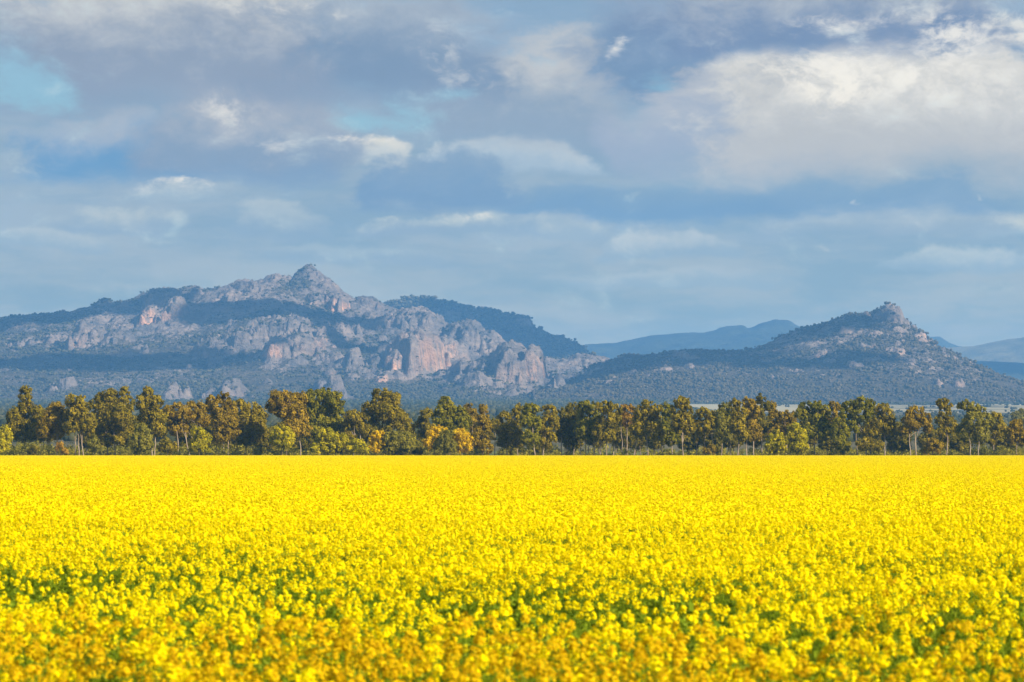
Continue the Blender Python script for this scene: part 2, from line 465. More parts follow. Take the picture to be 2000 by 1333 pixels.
# upper skyline rocks and slabs
M(322, 566, 52, 5440, 90, 640, 3.4, fresh=.55); M(300, 600, 26, 5360, 50, 636, 3, fresh=.9); M(345, 585, 30, 5380, 60, 628, 3.2, fresh=.4)
M(384, 561, 17, 5500, 55, 604, 3.5); M(408, 572, 22, 5500, 60, 606, 3)
M(202, 586, 13, 5560, 30, 600, 3, rock=.5); M(250, 592, 30, 5500, 60, 615, 2.5, rock=.7)
M(480, 553, 46, 5540, 60, 590, 3); M(515, 558, 62, 5500, 130, 612, 2.2, tilt=6, rough=.05, warp=.18); M(540, 540, 20, 5570, 40, 565, 3); M(460, 575, 40, 5450, 80, 612, 2.4)
# the peak
M(606, 521, 26, 5595, 45, 560, 1.7); M(622, 534, 60, 5570, 90, 610, 1.35, rock=.95, rough=.05, warp=.15); M(640, 548, 50, 5520, 80, 614, 1.9)
M(655, 575, 33, 5440, 60, 618, 4.0, fresh=1.0); M(620, 580, 38, 5440, 60, 614, 2.8, fresh=.4); M(594, 560, 20, 5480, 45, 602, 2.6)
M(714, 584, 30, 5530, 60, 615, 3.0); M(740, 604, 14, 5500, 40, 625, 3.5, fresh=.7)
# left shoulder
M(168, 632, 30, 5200, 60, 672, 3.6, fresh=.25); M(195, 640, 16, 5180, 45, 670, 3.5); M(225, 646, 30, 5200, 50, 668, 2.6); M(110, 648, 30, 5250, 60, 670, 2.4, rock=.6); M(60, 655, 24, 5250, 60, 672, 2.2, rock=.6)
M(270, 675, 28, 5000, 30, 690, 2.6); M(404, 682, 20, 5000, 40, 700, 3, fresh=.4); M(430, 655, 40, 5200, 90, 690, 2.4, rock=.5)
M(130, 738, 24, 4640, 30, 768, 3); M(105, 745, 14, 4640, 25, 772, 3); M(20, 716, 30, 4800, 30, 730, 2.2, rock=.6)
# dark middle bench and the cliffs under it
M(560, 618, 85, 5330, 130, 660, 2.6, rock=.6); M(470, 640, 50, 5260, 100, 690, 2.4, rock=.4)
M(548, 658, 36, 5060, 55, 708, 4.0, fresh=.9); M(585, 652, 44, 5080, 60, 704, 3.6, fresh=.75); M(622, 660, 20, 5080, 45, 690, 3.2, fresh=.5); M(543, 690, 20, 4990, 30, 708, 3, fresh=1.0)
M(663, 634, 16, 5240, 40, 664, 4); M(680, 636, 8, 5200, 22, 664, 4); M(699, 640, 7, 5190, 22, 664, 4); M(646, 640, 18, 5230, 45, 668, 3)
# smooth pale slabs running right
M(812, 606, 88, 5380, 190, 668, 2.3, tilt=12, rock=.95, rough=.05, warp=.18); M(745, 622, 26, 5340, 60, 660, 3.0); M(770, 640, 50, 5250, 110, 676, 2.6, rock=.9)
M(915, 628, 62, 5300, 160, 702, 2.2, tilt=14, rock=.95, rough=.05, warp=.18); M(960, 650, 46, 5220, 130, 712, 2.2, tilt=10); M(870, 640, 40, 5200, 80, 668, 2.4, rock=.8)
# the big overhung cliff
M(812, 652, 66, 5010, 85, 742, 5.0, tilt=-6, fresh=.55, rotate=-.2, rough=.05, warp=.16); M(870, 660, 40, 5040, 70, 716, 4.4, fresh=.6, rough=.05, warp=.16); M(775, 690, 24, 4960, 50, 745, 3.8, fresh=.9); M(893, 662, 16, 5010, 40, 692, 4, fresh=.8)
M(838, 664, 40, 4980, 55, 728, 4.5, fresh=.5)
M(735, 690, 24, 4985, 50, 738, 3.2); M(690, 684, 30, 5020, 60, 738, 3, rock=.9); M(655, 690, 28, 5000, 60, 725, 2.6, rock=.8); M(752, 668, 20, 5060, 50, 700, 3)
# right end of the range and the smooth saddle
M(1000, 672, 66, 4930, 130, 764, 3.0, tilt=5, fresh=.2, rock=.95, rough=.06, warp=.2); M(1042, 682, 26, 4880, 70, 766, 4.2, fresh=.6); M(950, 700, 44, 4860, 90, 760, 2.4, rock=.9); M(1010, 720, 40, 4800, 70, 770, 2.4, rock=.8)
M(905, 705, 40, 4900, 90, 750, 2.3, rock=.8); M(930, 730, 50, 4760, 80, 770, 2.2, rock=.7)
M(1140, 696, 104, 5350, 300, 790, 2.6, rock=1.0, rough=.02, warp=.08, split=False, nosnap=True); M(1090, 735, 22, 4820, 60, 772, 2.2, rock=.6)
# boulders low on the apron
M(340, 742, 20, 4600, 34, 792, 3.4, fresh=.15); M(325, 762, 14, 4560, 30, 796, 3.4); M(362, 752, 14, 4580, 30, 790, 3); M(450, 742, 34, 4620, 45, 786, 3, fresh=.3); M(412, 752, 24, 4600, 40, 788, 2.8); M(476, 752, 12, 4610, 30, 780, 3.2)
M(524, 740, 12, 4640, 22, 756, 3); M(655, 738, 26, 4600, 45, 786, 2.8, fresh=.3); M(625, 745, 20, 4600, 35, 775, 2.6); M(672, 765, 10, 4570, 24, 792, 3); M(690, 728, 11, 4700, 24, 744, 3, fresh=.7); M(645, 722, 16, 4760, 35, 740, 2.6, fresh=.4)
M(745, 738, 16, 4800, 26, 748, 3, fresh=.9)
mt.snap = 0
r_ = random.Random(5)
for _ in range(160):                                             # scattered tors and blocks
    px = r_.uniform(-60, 1080); py = r_.uniform(585, 755)
    Y = 5560 - (py - 590) / 165 * 900 + r_.uniform(-120, 120)
    Y = max(4560, min(5600, Y)); hw = r_.choice([3, 4, 5, 6, 8, 11])
    j = np.searchsorted(mt.y, Y) - 1; i = np.searchsorted(mt.x, wx(px, Y)) - 1
    g0 = mt.Z[j, i]; top = PY0 - (g0 + hw * .3 - CZ) / Y * F
    M(px, top, hw, Y, hw * r_.uniform(.7, 1.4), top + hw * 1.2, 3.0, rock=1, fresh=r_.choice([0, .2, .6]) )
for q in [(510,585,95,35,.7),(620,570,75,50,.75),(800,630,95,35,.75),(930,665,95,40,.8),(1000,720,85,45,.6),(1140,725,100,35,.8),(320,600,70,40,.55),(560,680,75,30,.5),(840,700,85,35,.6),(250,620,110,30,.3),(400,600,60,30,.4),
          (90,700,170,40,-.2),(700,765,300,22,-.5),(950,775,200,18,-.5),(460,690,60,35,-.2)]: mt.paint(*q)
mt.finish('mountain', mat_range, crag=.8)

# the dark ridge behind it
rb = Field(wx(700, 6700), wx(1260, 6700), 5900, 7200, 4.0, 6.0, 21)
rb.crest([(a, b, 6700) for a, b in [(560,640),(700,610),(742,595),(770,587),(790,582),(815,580),(832,578),(850,583),(870,588),(890,595),(905,600),(925,602),(940,604),(955,603),(970,608),(990,615),(1010,618),(1025,619),(1035,622),(1043,640),
         (1060,645),(1080,654),(1100,657),(1120,668),(1135,678),(1150,693),(1200,715),(1300,760)]], 760, 420, 1.15, 13, 0.1, plan=40)
rb.mass(1018, 619, 22, 6650, 50, 642, 3.2, rock=.8); rb.mass(880, 592, 60, 6640, 80, 630, 2.2, rock=.3)
rb.finish('mountain_ridge', mat_range, .55)

# the hill on the right
hl = Field(wx(1020, 4750), wx(2260, 4750), 3950, 5400, 2.1, 2.8, 11)
YH = 4800
sky_r = [(1040,775),(1060,768),(1100,752),(1145,735),(1150,722),(1160,715),(1185,712),(1200,705),(1215,700),(1222,694),(1235,693),(1245,697),(1270,695),(1310,687),(1350,685),(1400,687),(1450,688),(1480,680),(1500,672),(1520,662),(1545,652),(1575,640),
         (1600,636),(1625,627),(1650,618),(1675,613),(1700,614),(1708,607),(1722,601),(1740,597),(1752,602),(1758,612),(1768,625),(1780,634),(1790,645),(1800,655),(1812,666),(1825,676),(1840,686),(1860,700),(1885,715),(1910,727),(1940,740),(1970,750),(2000,760),(2100,783),(2300,800)]
hl.crest([(a, b, YH) for a, b in sky_r], 800, 480, 1.25, 9, .30, plan=30)
def H(*a, **k): hl.mass(*a, split=False, **k)
H(1740, 598, 30, 4780, 55, 640, 2.6, fresh=.2, rough=.06, warp=.15); H(1745, 612, 22, 4740, 40, 642, 3.6, fresh=.25); H(1722, 606, 12, 4770, 30, 622, 3.2)
H(1687, 614, 12, 4790, 26, 628, 3, fresh=.5); H(1650, 620, 14, 4790, 26, 634, 3, fresh=.4)
for px, py, hw, fr in [(1660,645,18,.6),(1640,668,14,.9),(1654,662,12,.7),(1575,660,10,.9),(1565,668,7,.7),(1605,688,14,.9),(1590,695,10,.8),(1715,650,20,.8),(1755,640,20,.6),(1790,655,16,.7),(1752,668,9,.9),(1738,680,10,.6),(1755,685,12,.5),
                       (1800,662,14,.9),(1770,650,10,.5),(1690,675,14,.4),(1650,690,18,.3),(1700,700,20,.3),(1620,705,18,.3),(1670,712,18,.4),(1720,715,14,.4),(1330,693,18,.6),(1350,697,20,.8),(1315,708,12,.5),(1345,715,14,.6),(1305,700,8,.4),
                       (1200,735,12,.5),(1240,728,10,.5),(1155,725,10,.2),(1175,716,16,.1),(1190,745,10,.8),(1236,697,9,.1),(1420,715,8,.9),(1435,705,8,.4),(1300,720,12,.4),(1870,750,13,.7),(1830,748,14,.5),(1515,735,12,.4)]:
    Y = 4740 - (py - 600) / 150 * 420 if px > 1450 else 4740 - (py - 690) * 4
    j = np.searchsorted(hl.y, Y) - 1; i = np.searchsorted(hl.x, wx(px, Y)) - 1
    for _ in range(6):                                           # walk until the ground there projects to the wanted row
        j = np.searchsorted(hl.y, Y) - 1; i = np.searchsorted(hl.x, wx(px, Y)) - 1
        cur = PY0 - (hl.Z[j, i] - CZ) / Y * F
        Y = max(4150, min(4790, Y - (py + 5 - cur) * 3.0))
    top = PY0 - (hl.Z[j, i] + hw * .35 - CZ) / Y * F
    hw *= .85
    H(px, top, hw * 1.35, Y, hw * 1.1, top + hw * 1.2, 3.6, fresh=fr, warp=.35, rough=.18)
for _ in range(620):
    px = r_.gauss(1700, 110) if r_.random() < .75 else r_.uniform(1130, 1500); Y = r_.uniform(4330, 4780)
    hw = r_.choice([2.5, 3, 4, 5, 6])
    j = np.searchsorted(hl.y, Y) - 1; i = np.searchsorted(hl.x, wx(px, Y)) - 1
    if i <= 2 or i >= len(hl.x) - 3: continue
    top = PY0 - (hl.Z[j, i] + hw * .28 - CZ) / Y * F
    H(px, top, hw * 1.5, Y, hw, top + hw * 1.1, 3.0, fresh=r_.choice([.1, .4, .8]))
for q in [(1690,672,100,50,.10),(1740,612,26,22,.4),(1335,705,50,18,.35),(1200,725,40,18,.25),(1560,672,60,25,.2),(1500,760,300,22,-.3)]: hl.paint(*q)
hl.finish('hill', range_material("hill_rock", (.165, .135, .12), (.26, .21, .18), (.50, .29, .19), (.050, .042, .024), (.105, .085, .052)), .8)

# far ranges
def far_ridge(name, pts, Y, L, seed, mat, step, expo=1.1, rough=16):
    f = Field(wx(pts[0][0], Y), wx(pts[-1][0], Y), Y - L - 100, Y + 700, step, step * 1.5, seed)
    f.crest([(a, b, Y) for a, b in pts], L, 650, expo, rough, .0, plan=60)
    f.finish(name, mat, .6, 3.0)
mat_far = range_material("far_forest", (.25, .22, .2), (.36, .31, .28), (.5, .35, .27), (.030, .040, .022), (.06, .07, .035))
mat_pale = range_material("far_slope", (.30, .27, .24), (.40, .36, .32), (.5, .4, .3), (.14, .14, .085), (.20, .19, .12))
far_ridge('far_mountain', [(980,690),(1060,684),(1135,678),(1140,673),(1200,670),(1240,662),(1270,656),(1290,655),(1320,652),(1350,650),(1375,650),(1398,645),(1404,641),(1420,637),(1452,635),(1460,642),(1470,640),(1482,633),(1500,628),(1512,624),(1540,625),(1555,635),(1570,641),(1620,660),(1800,690)], 9000, 1500, 31, mat_far, 8)
far_ridge('far_hill', [(1640,720),(1700,690),(1790,672),(1815,659),(1838,658),(1850,668),(1870,676),(1960,690),(2100,700),(2300,710)], 10000, 1100, 33, mat_far, 16)
far_ridge('far_slope', [(1760,700),(1830,681),(1860,678),(1900,677),(1940,668),(1970,662),(2000,659),(2060,652),(2140,650),(2300,665)], 8900, 1200, 35, mat_pale, 11)
far_ridge('far_foothill', [(1740,720),(1800,708),(1860,705),(1900,706),(1950,707),(2000,710),(2100,712),(2300,718)], 7600, 1200, 37, mat_far, 9)

# ------------------------------------------------------------------ haze between here and the ranges
n = material("haze")
n.t.nodes.remove(n.b)
pv = n.node('ShaderNodeVolumePrincipled')
pv.inputs['Density'].default_value = HAZE
pv.inputs['Color'].default_value = (*HAZE_COL, 1)
n.t.links.new(pv.outputs[0], n.out.inputs['Volume'])
hb = np.array([(x, y, z) for z in (-6, 455) for y in (-400, 11000) for x in (-6000, 6000)], float)
link('haze', mesh_from('haze', hb, [(0, 2, 3, 1), (4, 5, 7, 6), (0, 1, 5, 4), (2, 6, 7, 3), (0, 4, 6, 2), (1, 3, 7, 5)], n.mat), kind='stuff')

# ------------------------------------------------------------------ cumulus overhead, whose shadows lie on the ranges
n = material("cloud")
n.put(n.b.inputs['Base Color'], (.85, .85, .86))
def cloud(tx, ty, tz, rx, ry, seed, h=1500.0, thick=130.0):
    """a flat-based cumulus that shades the place (tx, ty, tz)"""
    g = np.random.default_rng(seed)
    k = (h - tz) / sun_dir[2]
    cx, cy = tx + sun_dir[0] * k, ty + sun_dir[1] * k
    nu, nv = 96, 20
    u = np.linspace(0, 2 * np.pi, nu, endpoint=False); v = np.linspace(.03, 1, nv)
    U, Vv = np.meshgrid(u, v)
    rr = 1 + 1.3 * fbm(np.cos(U) * 1.7 + seed * 3.1, np.sin(U) * 1.7 + 9, 6, seed, .62)
    X = cx + rx * rr * Vv * np.cos(U); Y = cy + ry * rr * Vv * np.sin(U)
    top = thick * np.sqrt(np.clip(1 - Vv ** 2, 0, 1)) * (1 + .9 * fbm(X / 120, Y / 120, 4, seed + 2))
    up = np.stack([X, Y, h + top], -1).reshape(-1, 3); dn = np.stack([X, Y, h - top * .15], -1).reshape(-1, 3)
    i = (np.arange(nv - 1)[:, None] * nu + np.arange(nu)[None]).ravel(); j = (np.arange(nv - 1)[:, None] * nu + (np.arange(nu)[None] + 1) % nu).ravel()
    f = np.stack([i, j, j + nu, i + nu], 1)
    off = nu * nv
    link('cloud', mesh_from('cloud', np.concatenate([up, dn]), np.concatenate([f, f[:, ::-1] + off]), n.mat), kind='structure')
for q, (px, py, Y, rx, ry) in enumerate([
    (960, 640, 6500, 330, 260),                      # the ridge at the back
    (520, 655, 5200, 150, 95), (640, 640, 5260, 70, 70), (420, 640, 5300, 60, 50),     # the bench under the peak
    (60, 640, 5480, 210, 130), (150, 715, 4800, 260, 70), (690, 700, 5000, 25, 40), (690, 650, 5230, 30, 40),
    (1290, 715, 4650, 170, 95), (1480, 690, 4760, 130, 80), (1600, 660, 4760, 55, 50), (1640, 735, 4450, 70, 30), (1180, 740, 4600, 60, 60),
    (1950, 735, 7500, 420, 300)]):
    cloud(wx(px, Y), Y, wz(py, Y), rx, ry, 50 + q)
# ------------------------------------------------------------------ leaf cards, tubes, scattering
def unit(v): return v / np.maximum(np.linalg.norm(v, axis=-1, keepdims=True), 1e-6)

def cards(P, Nn, ln, wd, g, droop=0.0):
    """one quad per point: P (n,3), normals (n,3), lengths and widths (n,)"""
    n = len(P)
    rnd = unit(g.normal(size=(n, 3)) - np.array([0, 0, droop]))
    t = unit(np.cross(Nn, rnd)); b = np.cross(Nn, t)
    t = t * (wd / 2)[:, None]; b = b * (ln / 2)[:, None]
    V = np.stack([P - t * .6 - b, P + t * .6 - b, P + t + b * .35, P - t + b * .9], 1)
    return V.reshape(-1, 3)

def quads(n): return np.arange(4 * n, dtype=np.int32).reshape(-1, 4)

def tube(path, radii, k=6):
    """tapered tube along a polyline -> verts, quads"""
    path = np.asarray(path, float); m = len(path)
    d = np.gradient(path, axis=0); d = unit(d)
    ref = np.where(np.abs(d[:, 2:3]) > .9, np.array([[1.0, 0, 0]]), np.array([[0, 0, 1.0]]))
    u = unit(np.cross(d, ref)); w = np.cross(d, u)
    a = np.linspace(0, 2 * np.pi, k, endpoint=False)
    ring = path[:, None] + (np.cos(a)[None, :, None] * u[:, None] + np.sin(a)[None, :, None] * w[:, None]) * np.asarray(radii)[:, None, None]
    f = [(i * k + j, i * k + (j + 1) % k, (i + 1) * k + (j + 1) % k, (i + 1) * k + j) for i in range(m - 1) for j in range(k)]
    return ring.reshape(-1, 3), np.array(f, np.int32)

class Acc:
    def __init__(self): self.V = []; self.Fc = []; self.A = []; self.M = []; self.n = 0
    def add(self, V, Fc, a=None, mi=0):
        self.V.append(V); self.Fc.append(Fc + self.n); self.n += len(V)
        self.A.append(np.zeros(len(Fc)) if a is None else np.broadcast_to(a, (len(Fc),)).astype(float))
        self.M.append(np.full(len(Fc), mi, np.int32))
    def mesh(self, name, mats):
        me = mesh_from(name, np.concatenate(self.V), np.concatenate(self.Fc), None, {'v': ('FACE', np.concatenate(self.A))})
        for m_ in mats: me.materials.append(m_)
        if len(mats) > 1: me.polygons.foreach_set('material_index', np.concatenate(self.M))
        return me

def leaf_material(name, cols, trans=.38, rough=.7):
    """cols: three base colours picked by the per-leaf value"""
    n = material(name)
    n.t.nodes.remove(n.b)
    v = n.attr('v')
    c = n.mix(n.smooth(v, 0, .5), cols[0], cols[1])
    c = n.mix(n.smooth(v, .5, 1.0), c, cols[2])
    d = n.node('ShaderNodeBsdfDiffuse'); tr = n.node('ShaderNodeBsdfTranslucent')
    n.put(d.inputs[0], c); n.put(tr.inputs[0], c)
    mx = n.node('ShaderNodeMixShader'); mx.inputs[0].default_value = trans
    n.t.links.new(d.outputs[0], mx.inputs[1]); n.t.links.new(tr.outputs[0], mx.inputs[2])
    n.t.links.new(mx.outputs[0], n.out.inputs['Surface'])
    return n.mat

def scatter(name, pts, scale, rot, idx, sources, kind='stuff', label=None):
    """many copies of a few source meshes at points: ONE uncountable object"""
    col = bpy.data.collections.new(name + "_sources")
    for i, me in enumerate(sources):
        o = bpy.data.objects.new("%s_source_%02d" % (name, i), me); col.objects.link(o)
    me = bpy.data.meshes.new(name)
    pts = np.asarray(pts, np.float32)
    me.vertices.add(len(pts)); me.vertices.foreach_set('co', pts.ravel())
    for an, ty, arr in (('sc', 'FLOAT', scale), ('rz', 'FLOAT', rot), ('pick', 'INT', idx)):
        at = me.attributes.new(an, ty, 'POINT')
        at.data.foreach_set('value', np.asarray(arr, np.float32 if ty == 'FLOAT' else np.int32))
    ob = link(name, me, kind=kind, label=label)
    g = bpy.data.node_groups.new(name, 'GeometryNodeTree')
    g.interface.new_socket('Geometry', in_out='INPUT', socket_type='NodeSocketGeometry')
    g.interface.new_socket('Geometry', in_out='OUTPUT', socket_type='NodeSocketGeometry')
    gi = g.nodes.new('NodeGroupInput'); go = g.nodes.new('NodeGroupOutput')
    ci = g.nodes.new('GeometryNodeCollectionInfo')
    ci.inputs['Collection'].default_value = col; ci.inputs['Separate Children'].default_value = True; ci.inputs['Reset Children'].default_value = True
    ip = g.nodes.new('GeometryNodeInstanceOnPoints'); ip.inputs['Pick Instance'].default_value = True
    def na(nm, ty):
        a = g.nodes.new('GeometryNodeInputNamedAttribute'); a.data_type = ty; a.inputs[0].default_value = nm
        return next(o for o in a.outputs if o.enabled and o.name == 'Attribute')
    cx = g.nodes.new('ShaderNodeCombineXYZ'); g.links.new(na('rz', 'FLOAT'), cx.inputs[2])
    er = g.nodes.new('FunctionNodeEulerToRotation'); g.links.new(cx.outputs[0], er.inputs[0])
    g.links.new(gi.outputs[0], ip.inputs['Points']); g.links.new(ci.outputs[0], ip.inputs['Instance'])
    g.links.new(na('pick', 'INT'), ip.inputs['Instance Index']); g.links.new(er.outputs[0], ip.inputs['Rotation'])
    g.links.new(na('sc', 'FLOAT'), ip.inputs['Scale']); g.links.new(ip.outputs[0], go.inputs[0])
    mod = ob.modifiers.new('scatter', 'NODES'); mod.node_group = g
    return ob

# ------------------------------------------------------------------ scrub on the slopes, woodland on the plain
def lump(g, n, spread, r0, r1, tall=1.0):
    """a low clump of bushes: rough icosahedra"""
    t = (1 + 5 ** .5) / 2
    iv = unit(np.array([(-1,t,0),(1,t,0),(-1,-t,0),(1,-t,0),(0,-1,t),(0,1,t),(0,-1,-t),(0,1,-t),(t,0,-1),(t,0,1),(-t,0,-1),(-t,0,1)], float))
    fc = np.array([(0,11,5),(0,5,1),(0,1,7),(0,7,10),(0,10,11),(1,5,9),(5,11,4),(11,10,2),(10,7,6),(7,1,8),(3,9,4),(3,4,2),(3,2,6),(3,6,8),(3,8,9),(4,9,5),(2,4,11),(6,2,10),(8,6,7),(9,8,1)], np.int32)
    a = Acc()
    for _ in range(n):
        r = g.uniform(r0, r1)
        V = iv * (1 + g.normal(0, .16, (12, 1))) * np.array([r, r, r * tall * g.uniform(.7, 1.1)])
        V = V + np.array([g.normal(0, spread), g.normal(0, spread), r * tall * .6])
        a.add(V, fc, g.random())
    return a
mat_scrub = leaf_material("scrub_leaves", [(.030, .034, .016), (.064, .062, .030), (.13, .115, .060)], .12)
mat_wood = leaf_material("woodland_leaves", [(.028, .036, .016), (.048, .054, .022), (.09, .085, .035)], .12)
g = np.random.default_rng(3)
def scrub_on(field, name, count, p_rock=.42, s0=.6, s1=1.25, seed=1, mat=None):
    g = np.random.default_rng(seed)
    ny, nx = field.Z.shape
    j = g.integers(2, ny - 2, count); i = g.integers(2, nx - 2, count)
    dens = np.clip(1.15 - field.rock[j, i] * 1.6, p_rock, 1) * np.clip(.60 + 2.4 * fbm(field.X[j, i] / 85, field.Y[j, i] / 90, 4, seed), .1, 1)
    keep = g.random(count) < dens
    j = j[keep]; i = i[keep]; k = len(i)
    P = np.stack([field.X[j, i] + g.uniform(-1, 1, k), field.Y[j, i] + g.uniform(-1, 1, k), field.Z[j, i] - .4], 1)
    px = PX0 + P[:, 0] / P[:, 1] * F
    ok = (px > -120) & (px < 2120)
    P = P[ok]; k = len(P)
    scatter(name, P, g.uniform(s0, s1, k) ** 2.0 * np.where(field.rock[j, i][ok] > .6, .55, 1.0), g.uniform(0, 6.28, k), g.integers(0, 5, k), [lump(g, 4, 2.6, 1.0, 2.3, 1.0).mesh('scrub_clump', [mat or mat_scrub]) for _ in range(5)])
scrub_on(mt, 'mountain_scrub', 80000, seed=4)
mat_hscrub = leaf_material('hill_scrub_leaves', [(.040, .036, .017), (.078, .066, .033), (.14, .112, .060)], .12)
scrub_on(hl, 'hill_scrub', 52000, seed=5, mat=mat_hscrub)
scrub_on(rb, 'ridge_scrub', 14000, s0=.9, s1=1.6, seed=6)

# eucalypt woodland and paddock trees far out on the plain
k = 19000
Yw = 800 + 3400 * g.random(k) ** .6; Xw = g.uniform(-1.05, 1.05, k) * .215 * Yw
band = fbm(Xw / 500, Yw / 90, 3, 77) + .35 * fbm(Xw / 60, Yw / 60, 3, 78)
pad = (Yw > 2300) & (Yw < 3900) & (Xw > wx(1330, 3600)) & (Xw < wx(1530, 3600))
opn = (Yw > 2300) & (Yw < 3900) & (Xw > wx(1530, 3500))
keep = (band > .0) & ~pad & (~opn | (g.random(k) < .13)) | (Yw > 3930)
Xw = Xw[keep]; Yw = Yw[keep]; k = len(Xw)
scatter('distant_woodland', np.stack([Xw, Yw, gz(Yw) - .3], 1), np.where(Xw > wx(1330, Yw), .55, 1.0) * g.uniform(.7, 1.3, k), g.uniform(0, 6.28, k), g.integers(0, 4, k),
        [lump(g, 5, 3.2, 1.6, 3.2, 1.25).mesh('woodland_clump', [mat_wood]) for _ in range(4)])

# ------------------------------------------------------------------ the belt of trees along the far edge of the field
LEAF = {
 'olive':  leaf_material("gum_leaves_olive",  [(0.136, 0.113, 0.009), (0.290, 0.225, 0.016), (0.477, 0.350, 0.026)]),
 'green':  leaf_material("gum_leaves_green",  [(0.110, 0.111, 0.008), (0.232, 0.210, 0.014), (0.399, 0.326, 0.023)]),
 'brown':  leaf_material("gum_leaves_bronze", [(0.149, 0.107, 0.011), (0.317, 0.220, 0.017), (0.490, 0.326, 0.028)]),
 'grey':   leaf_material("gum_leaves_grey",   [(0.136, 0.126, 0.017), (0.265, 0.232, 0.030), (0.412, 0.350, 0.047)]),
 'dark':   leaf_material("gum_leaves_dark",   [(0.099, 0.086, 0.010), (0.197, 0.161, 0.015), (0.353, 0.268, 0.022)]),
 'lime':   leaf_material("wattle_leaves",     [(.20, .19, .008), (.46, .39, .008), (.70, .56, .014)]),
 'gold':   leaf_material("wattle_blossom",    [(.32, .24, .006), (.70, .46, .006), (.88, .62, .008)]),
 'rust':   leaf_material("rusty_leaves",      [(.20, .13, .020), (.40, .235, .028), (.55, .33, .04)]),
}
n = material("gum_bark")
geo = n.node('ShaderNodeNewGeometry').outputs['Position']
nb_ = n.noise(n.vmul(geo, (1, 1, .25)), 2.2, 5, .65)
c = n.mix(n.smooth(nb_, .35, .6), (.19, .14, .095), (.34, .265, .20))
n.put(n.b.inputs['Base Color'], n.mix(n.smooth(nb_, .62, .72), c, (.16, .11, .08)))
BARK = n.mat
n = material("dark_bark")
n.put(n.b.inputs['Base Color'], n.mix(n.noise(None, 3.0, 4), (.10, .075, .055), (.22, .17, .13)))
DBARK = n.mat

def crown_mesh(lobes, mat, g, leaf=.40, dens=1.0, seedv=0.0):
    """lobes: (x, y, z, rx, ry, rz) relative to the tree's base, metres"""
    a = Acc()
    for (x, y, z, rx, ry, rz) in lobes:
        area = 4 * math.pi * ((rx * ry + rx * rz + ry * rz) / 3)
        nc = max(8, int(area / .72 * dens))
        u = unit(g.normal(size=(nc, 3)))
        rad = .50 + .50 * g.random((nc, 1)) ** .55
        C = np.array([x, y, z]) + u * rad * np.array([rx, ry, rz])
        rc = np.clip(.34 * min(rx, rz), .40, 1.0) * g.uniform(.65, 1.3, nc)
        nl = 36
        vv = np.clip(.40 + .22 * g.normal(size=nc) + seedv, 0, 1)
        d = g.normal(size=(nc, nl, 3)); d[..., 2] *= 1.15
        d = d / np.linalg.norm(d, axis=-1, keepdims=True) * (g.random((nc, nl, 1)) ** .45)
        P = C[:, None] + d * rc[:, None, None]
        Nn = unit(d * 1.0 + u[:, None] * .55 + g.normal(0, .45, (nc, nl, 3)))
        P = P.reshape(-1, 3); Nn = Nn.reshape(-1, 3)
        ln = leaf * g.uniform(.7, 1.4, len(P)); wd = ln * g.uniform(.45, .7, len(P))
        a.add(cards(P, Nn, ln, wd, g, .6), quads(len(P)), np.clip(np.repeat(vv, nl) + g.normal(0, .16, len(P)), 0, 1))
    return a.mesh('crown', [mat])

def limb(a, p0, p1, r0, r1, g, n=7, wob=.25, sag=0.0):
    t = np.linspace(0, 1, n)[:, None]
    p0 = np.array(p0, float); p1 = np.array(p1, float)
    L = np.linalg.norm(p1 - p0)
    off = np.cumsum(g.normal(0, wob * L / n * .45, (n, 3)), 0); off -= off[0]; off *= np.sin(np.pi * t) * .9 + .1 * t
    path = p0 + (p1 - p0) * t + off
    path[:, 2] += (np.sin(np.pi * t[:, 0])) * sag
    path[-1] = p1
    V, f = tube(path, np.linspace(r0, r1, n), 6)
    a.add(V, f)
    return path

def plant_tree(name, cat, label, D, trunks, lobes, leafk, group, bark=None, leaf=.37, dens=1.0, seed=0, part=('trunk', 'crown'), rad=.135, deep=1.0, tint=0.0):
    """trunks: [(column at the ground, column at the fork)], lobes: [(col, row, half width, half height)] in photograph units at distance D"""
    g = np.random.default_rng(1000 + seed)
    k = D / F
    x0 = wx(trunks[0][0], D); base = float(gz(D))
    root = bpy.data.objects.new(name, None); COL.objects.link(root)
    root.location = (x0, D, base); root['label'] = label; root['category'] = cat; root['group'] = group
    root.empty_display_size = .5
    Ls = []
    for (cx, cy, rx, ry) in lobes:
        ry_d = (rx + ry) / 2 * deep
        Ls.append((wx(cx, D) - x0, g.uniform(-.55, .55) * ry_d * k * 1.3, wz(cy, D) - base, rx * k * 1.20, ry_d * k, ry * k * 1.13))
    zl = np.array([l[2] for l in Ls]); zlow = zl.min()
    a = Acc()
    zm = wz(np.mean([l[1] for l in lobes]), D) - base
    for ti, (tx, fx) in enumerate(trunks):
        yoff = 0 if ti == 0 else g.uniform(-1.2, 1.2)
        xb = wx(tx, D) - x0; xf = wx(fx, D) - x0
        hf = max(.6, zm * g.uniform(.62, .8))
        path = limb(a, (xb, yoff, -.25), (xf, yoff * .5, hf), rad * g.uniform(.85, 1.15), rad * .62, g, 8, .22)
        mine = [l for q, l in enumerate(Ls) if q % len(trunks) == ti] or Ls[:1]
        for l in mine:
            q = path[g.integers(4, 8)]
            e = (l[0] * .92 + q[0] * .08, l[1], l[2] + l[5] * .35)
            limb(a, q, e, rad * .5, rad * .13, g, 7, .35, .25)
    tk = link(part[0], a.mesh(part[0], [bark or BARK]), parent=root)
    cr = link(part[1], crown_mesh(Ls, LEAF[leafk], g, leaf, dens, tint), parent=root)
    return root
GT = 'eucalyptus trees along the far edge of the field'
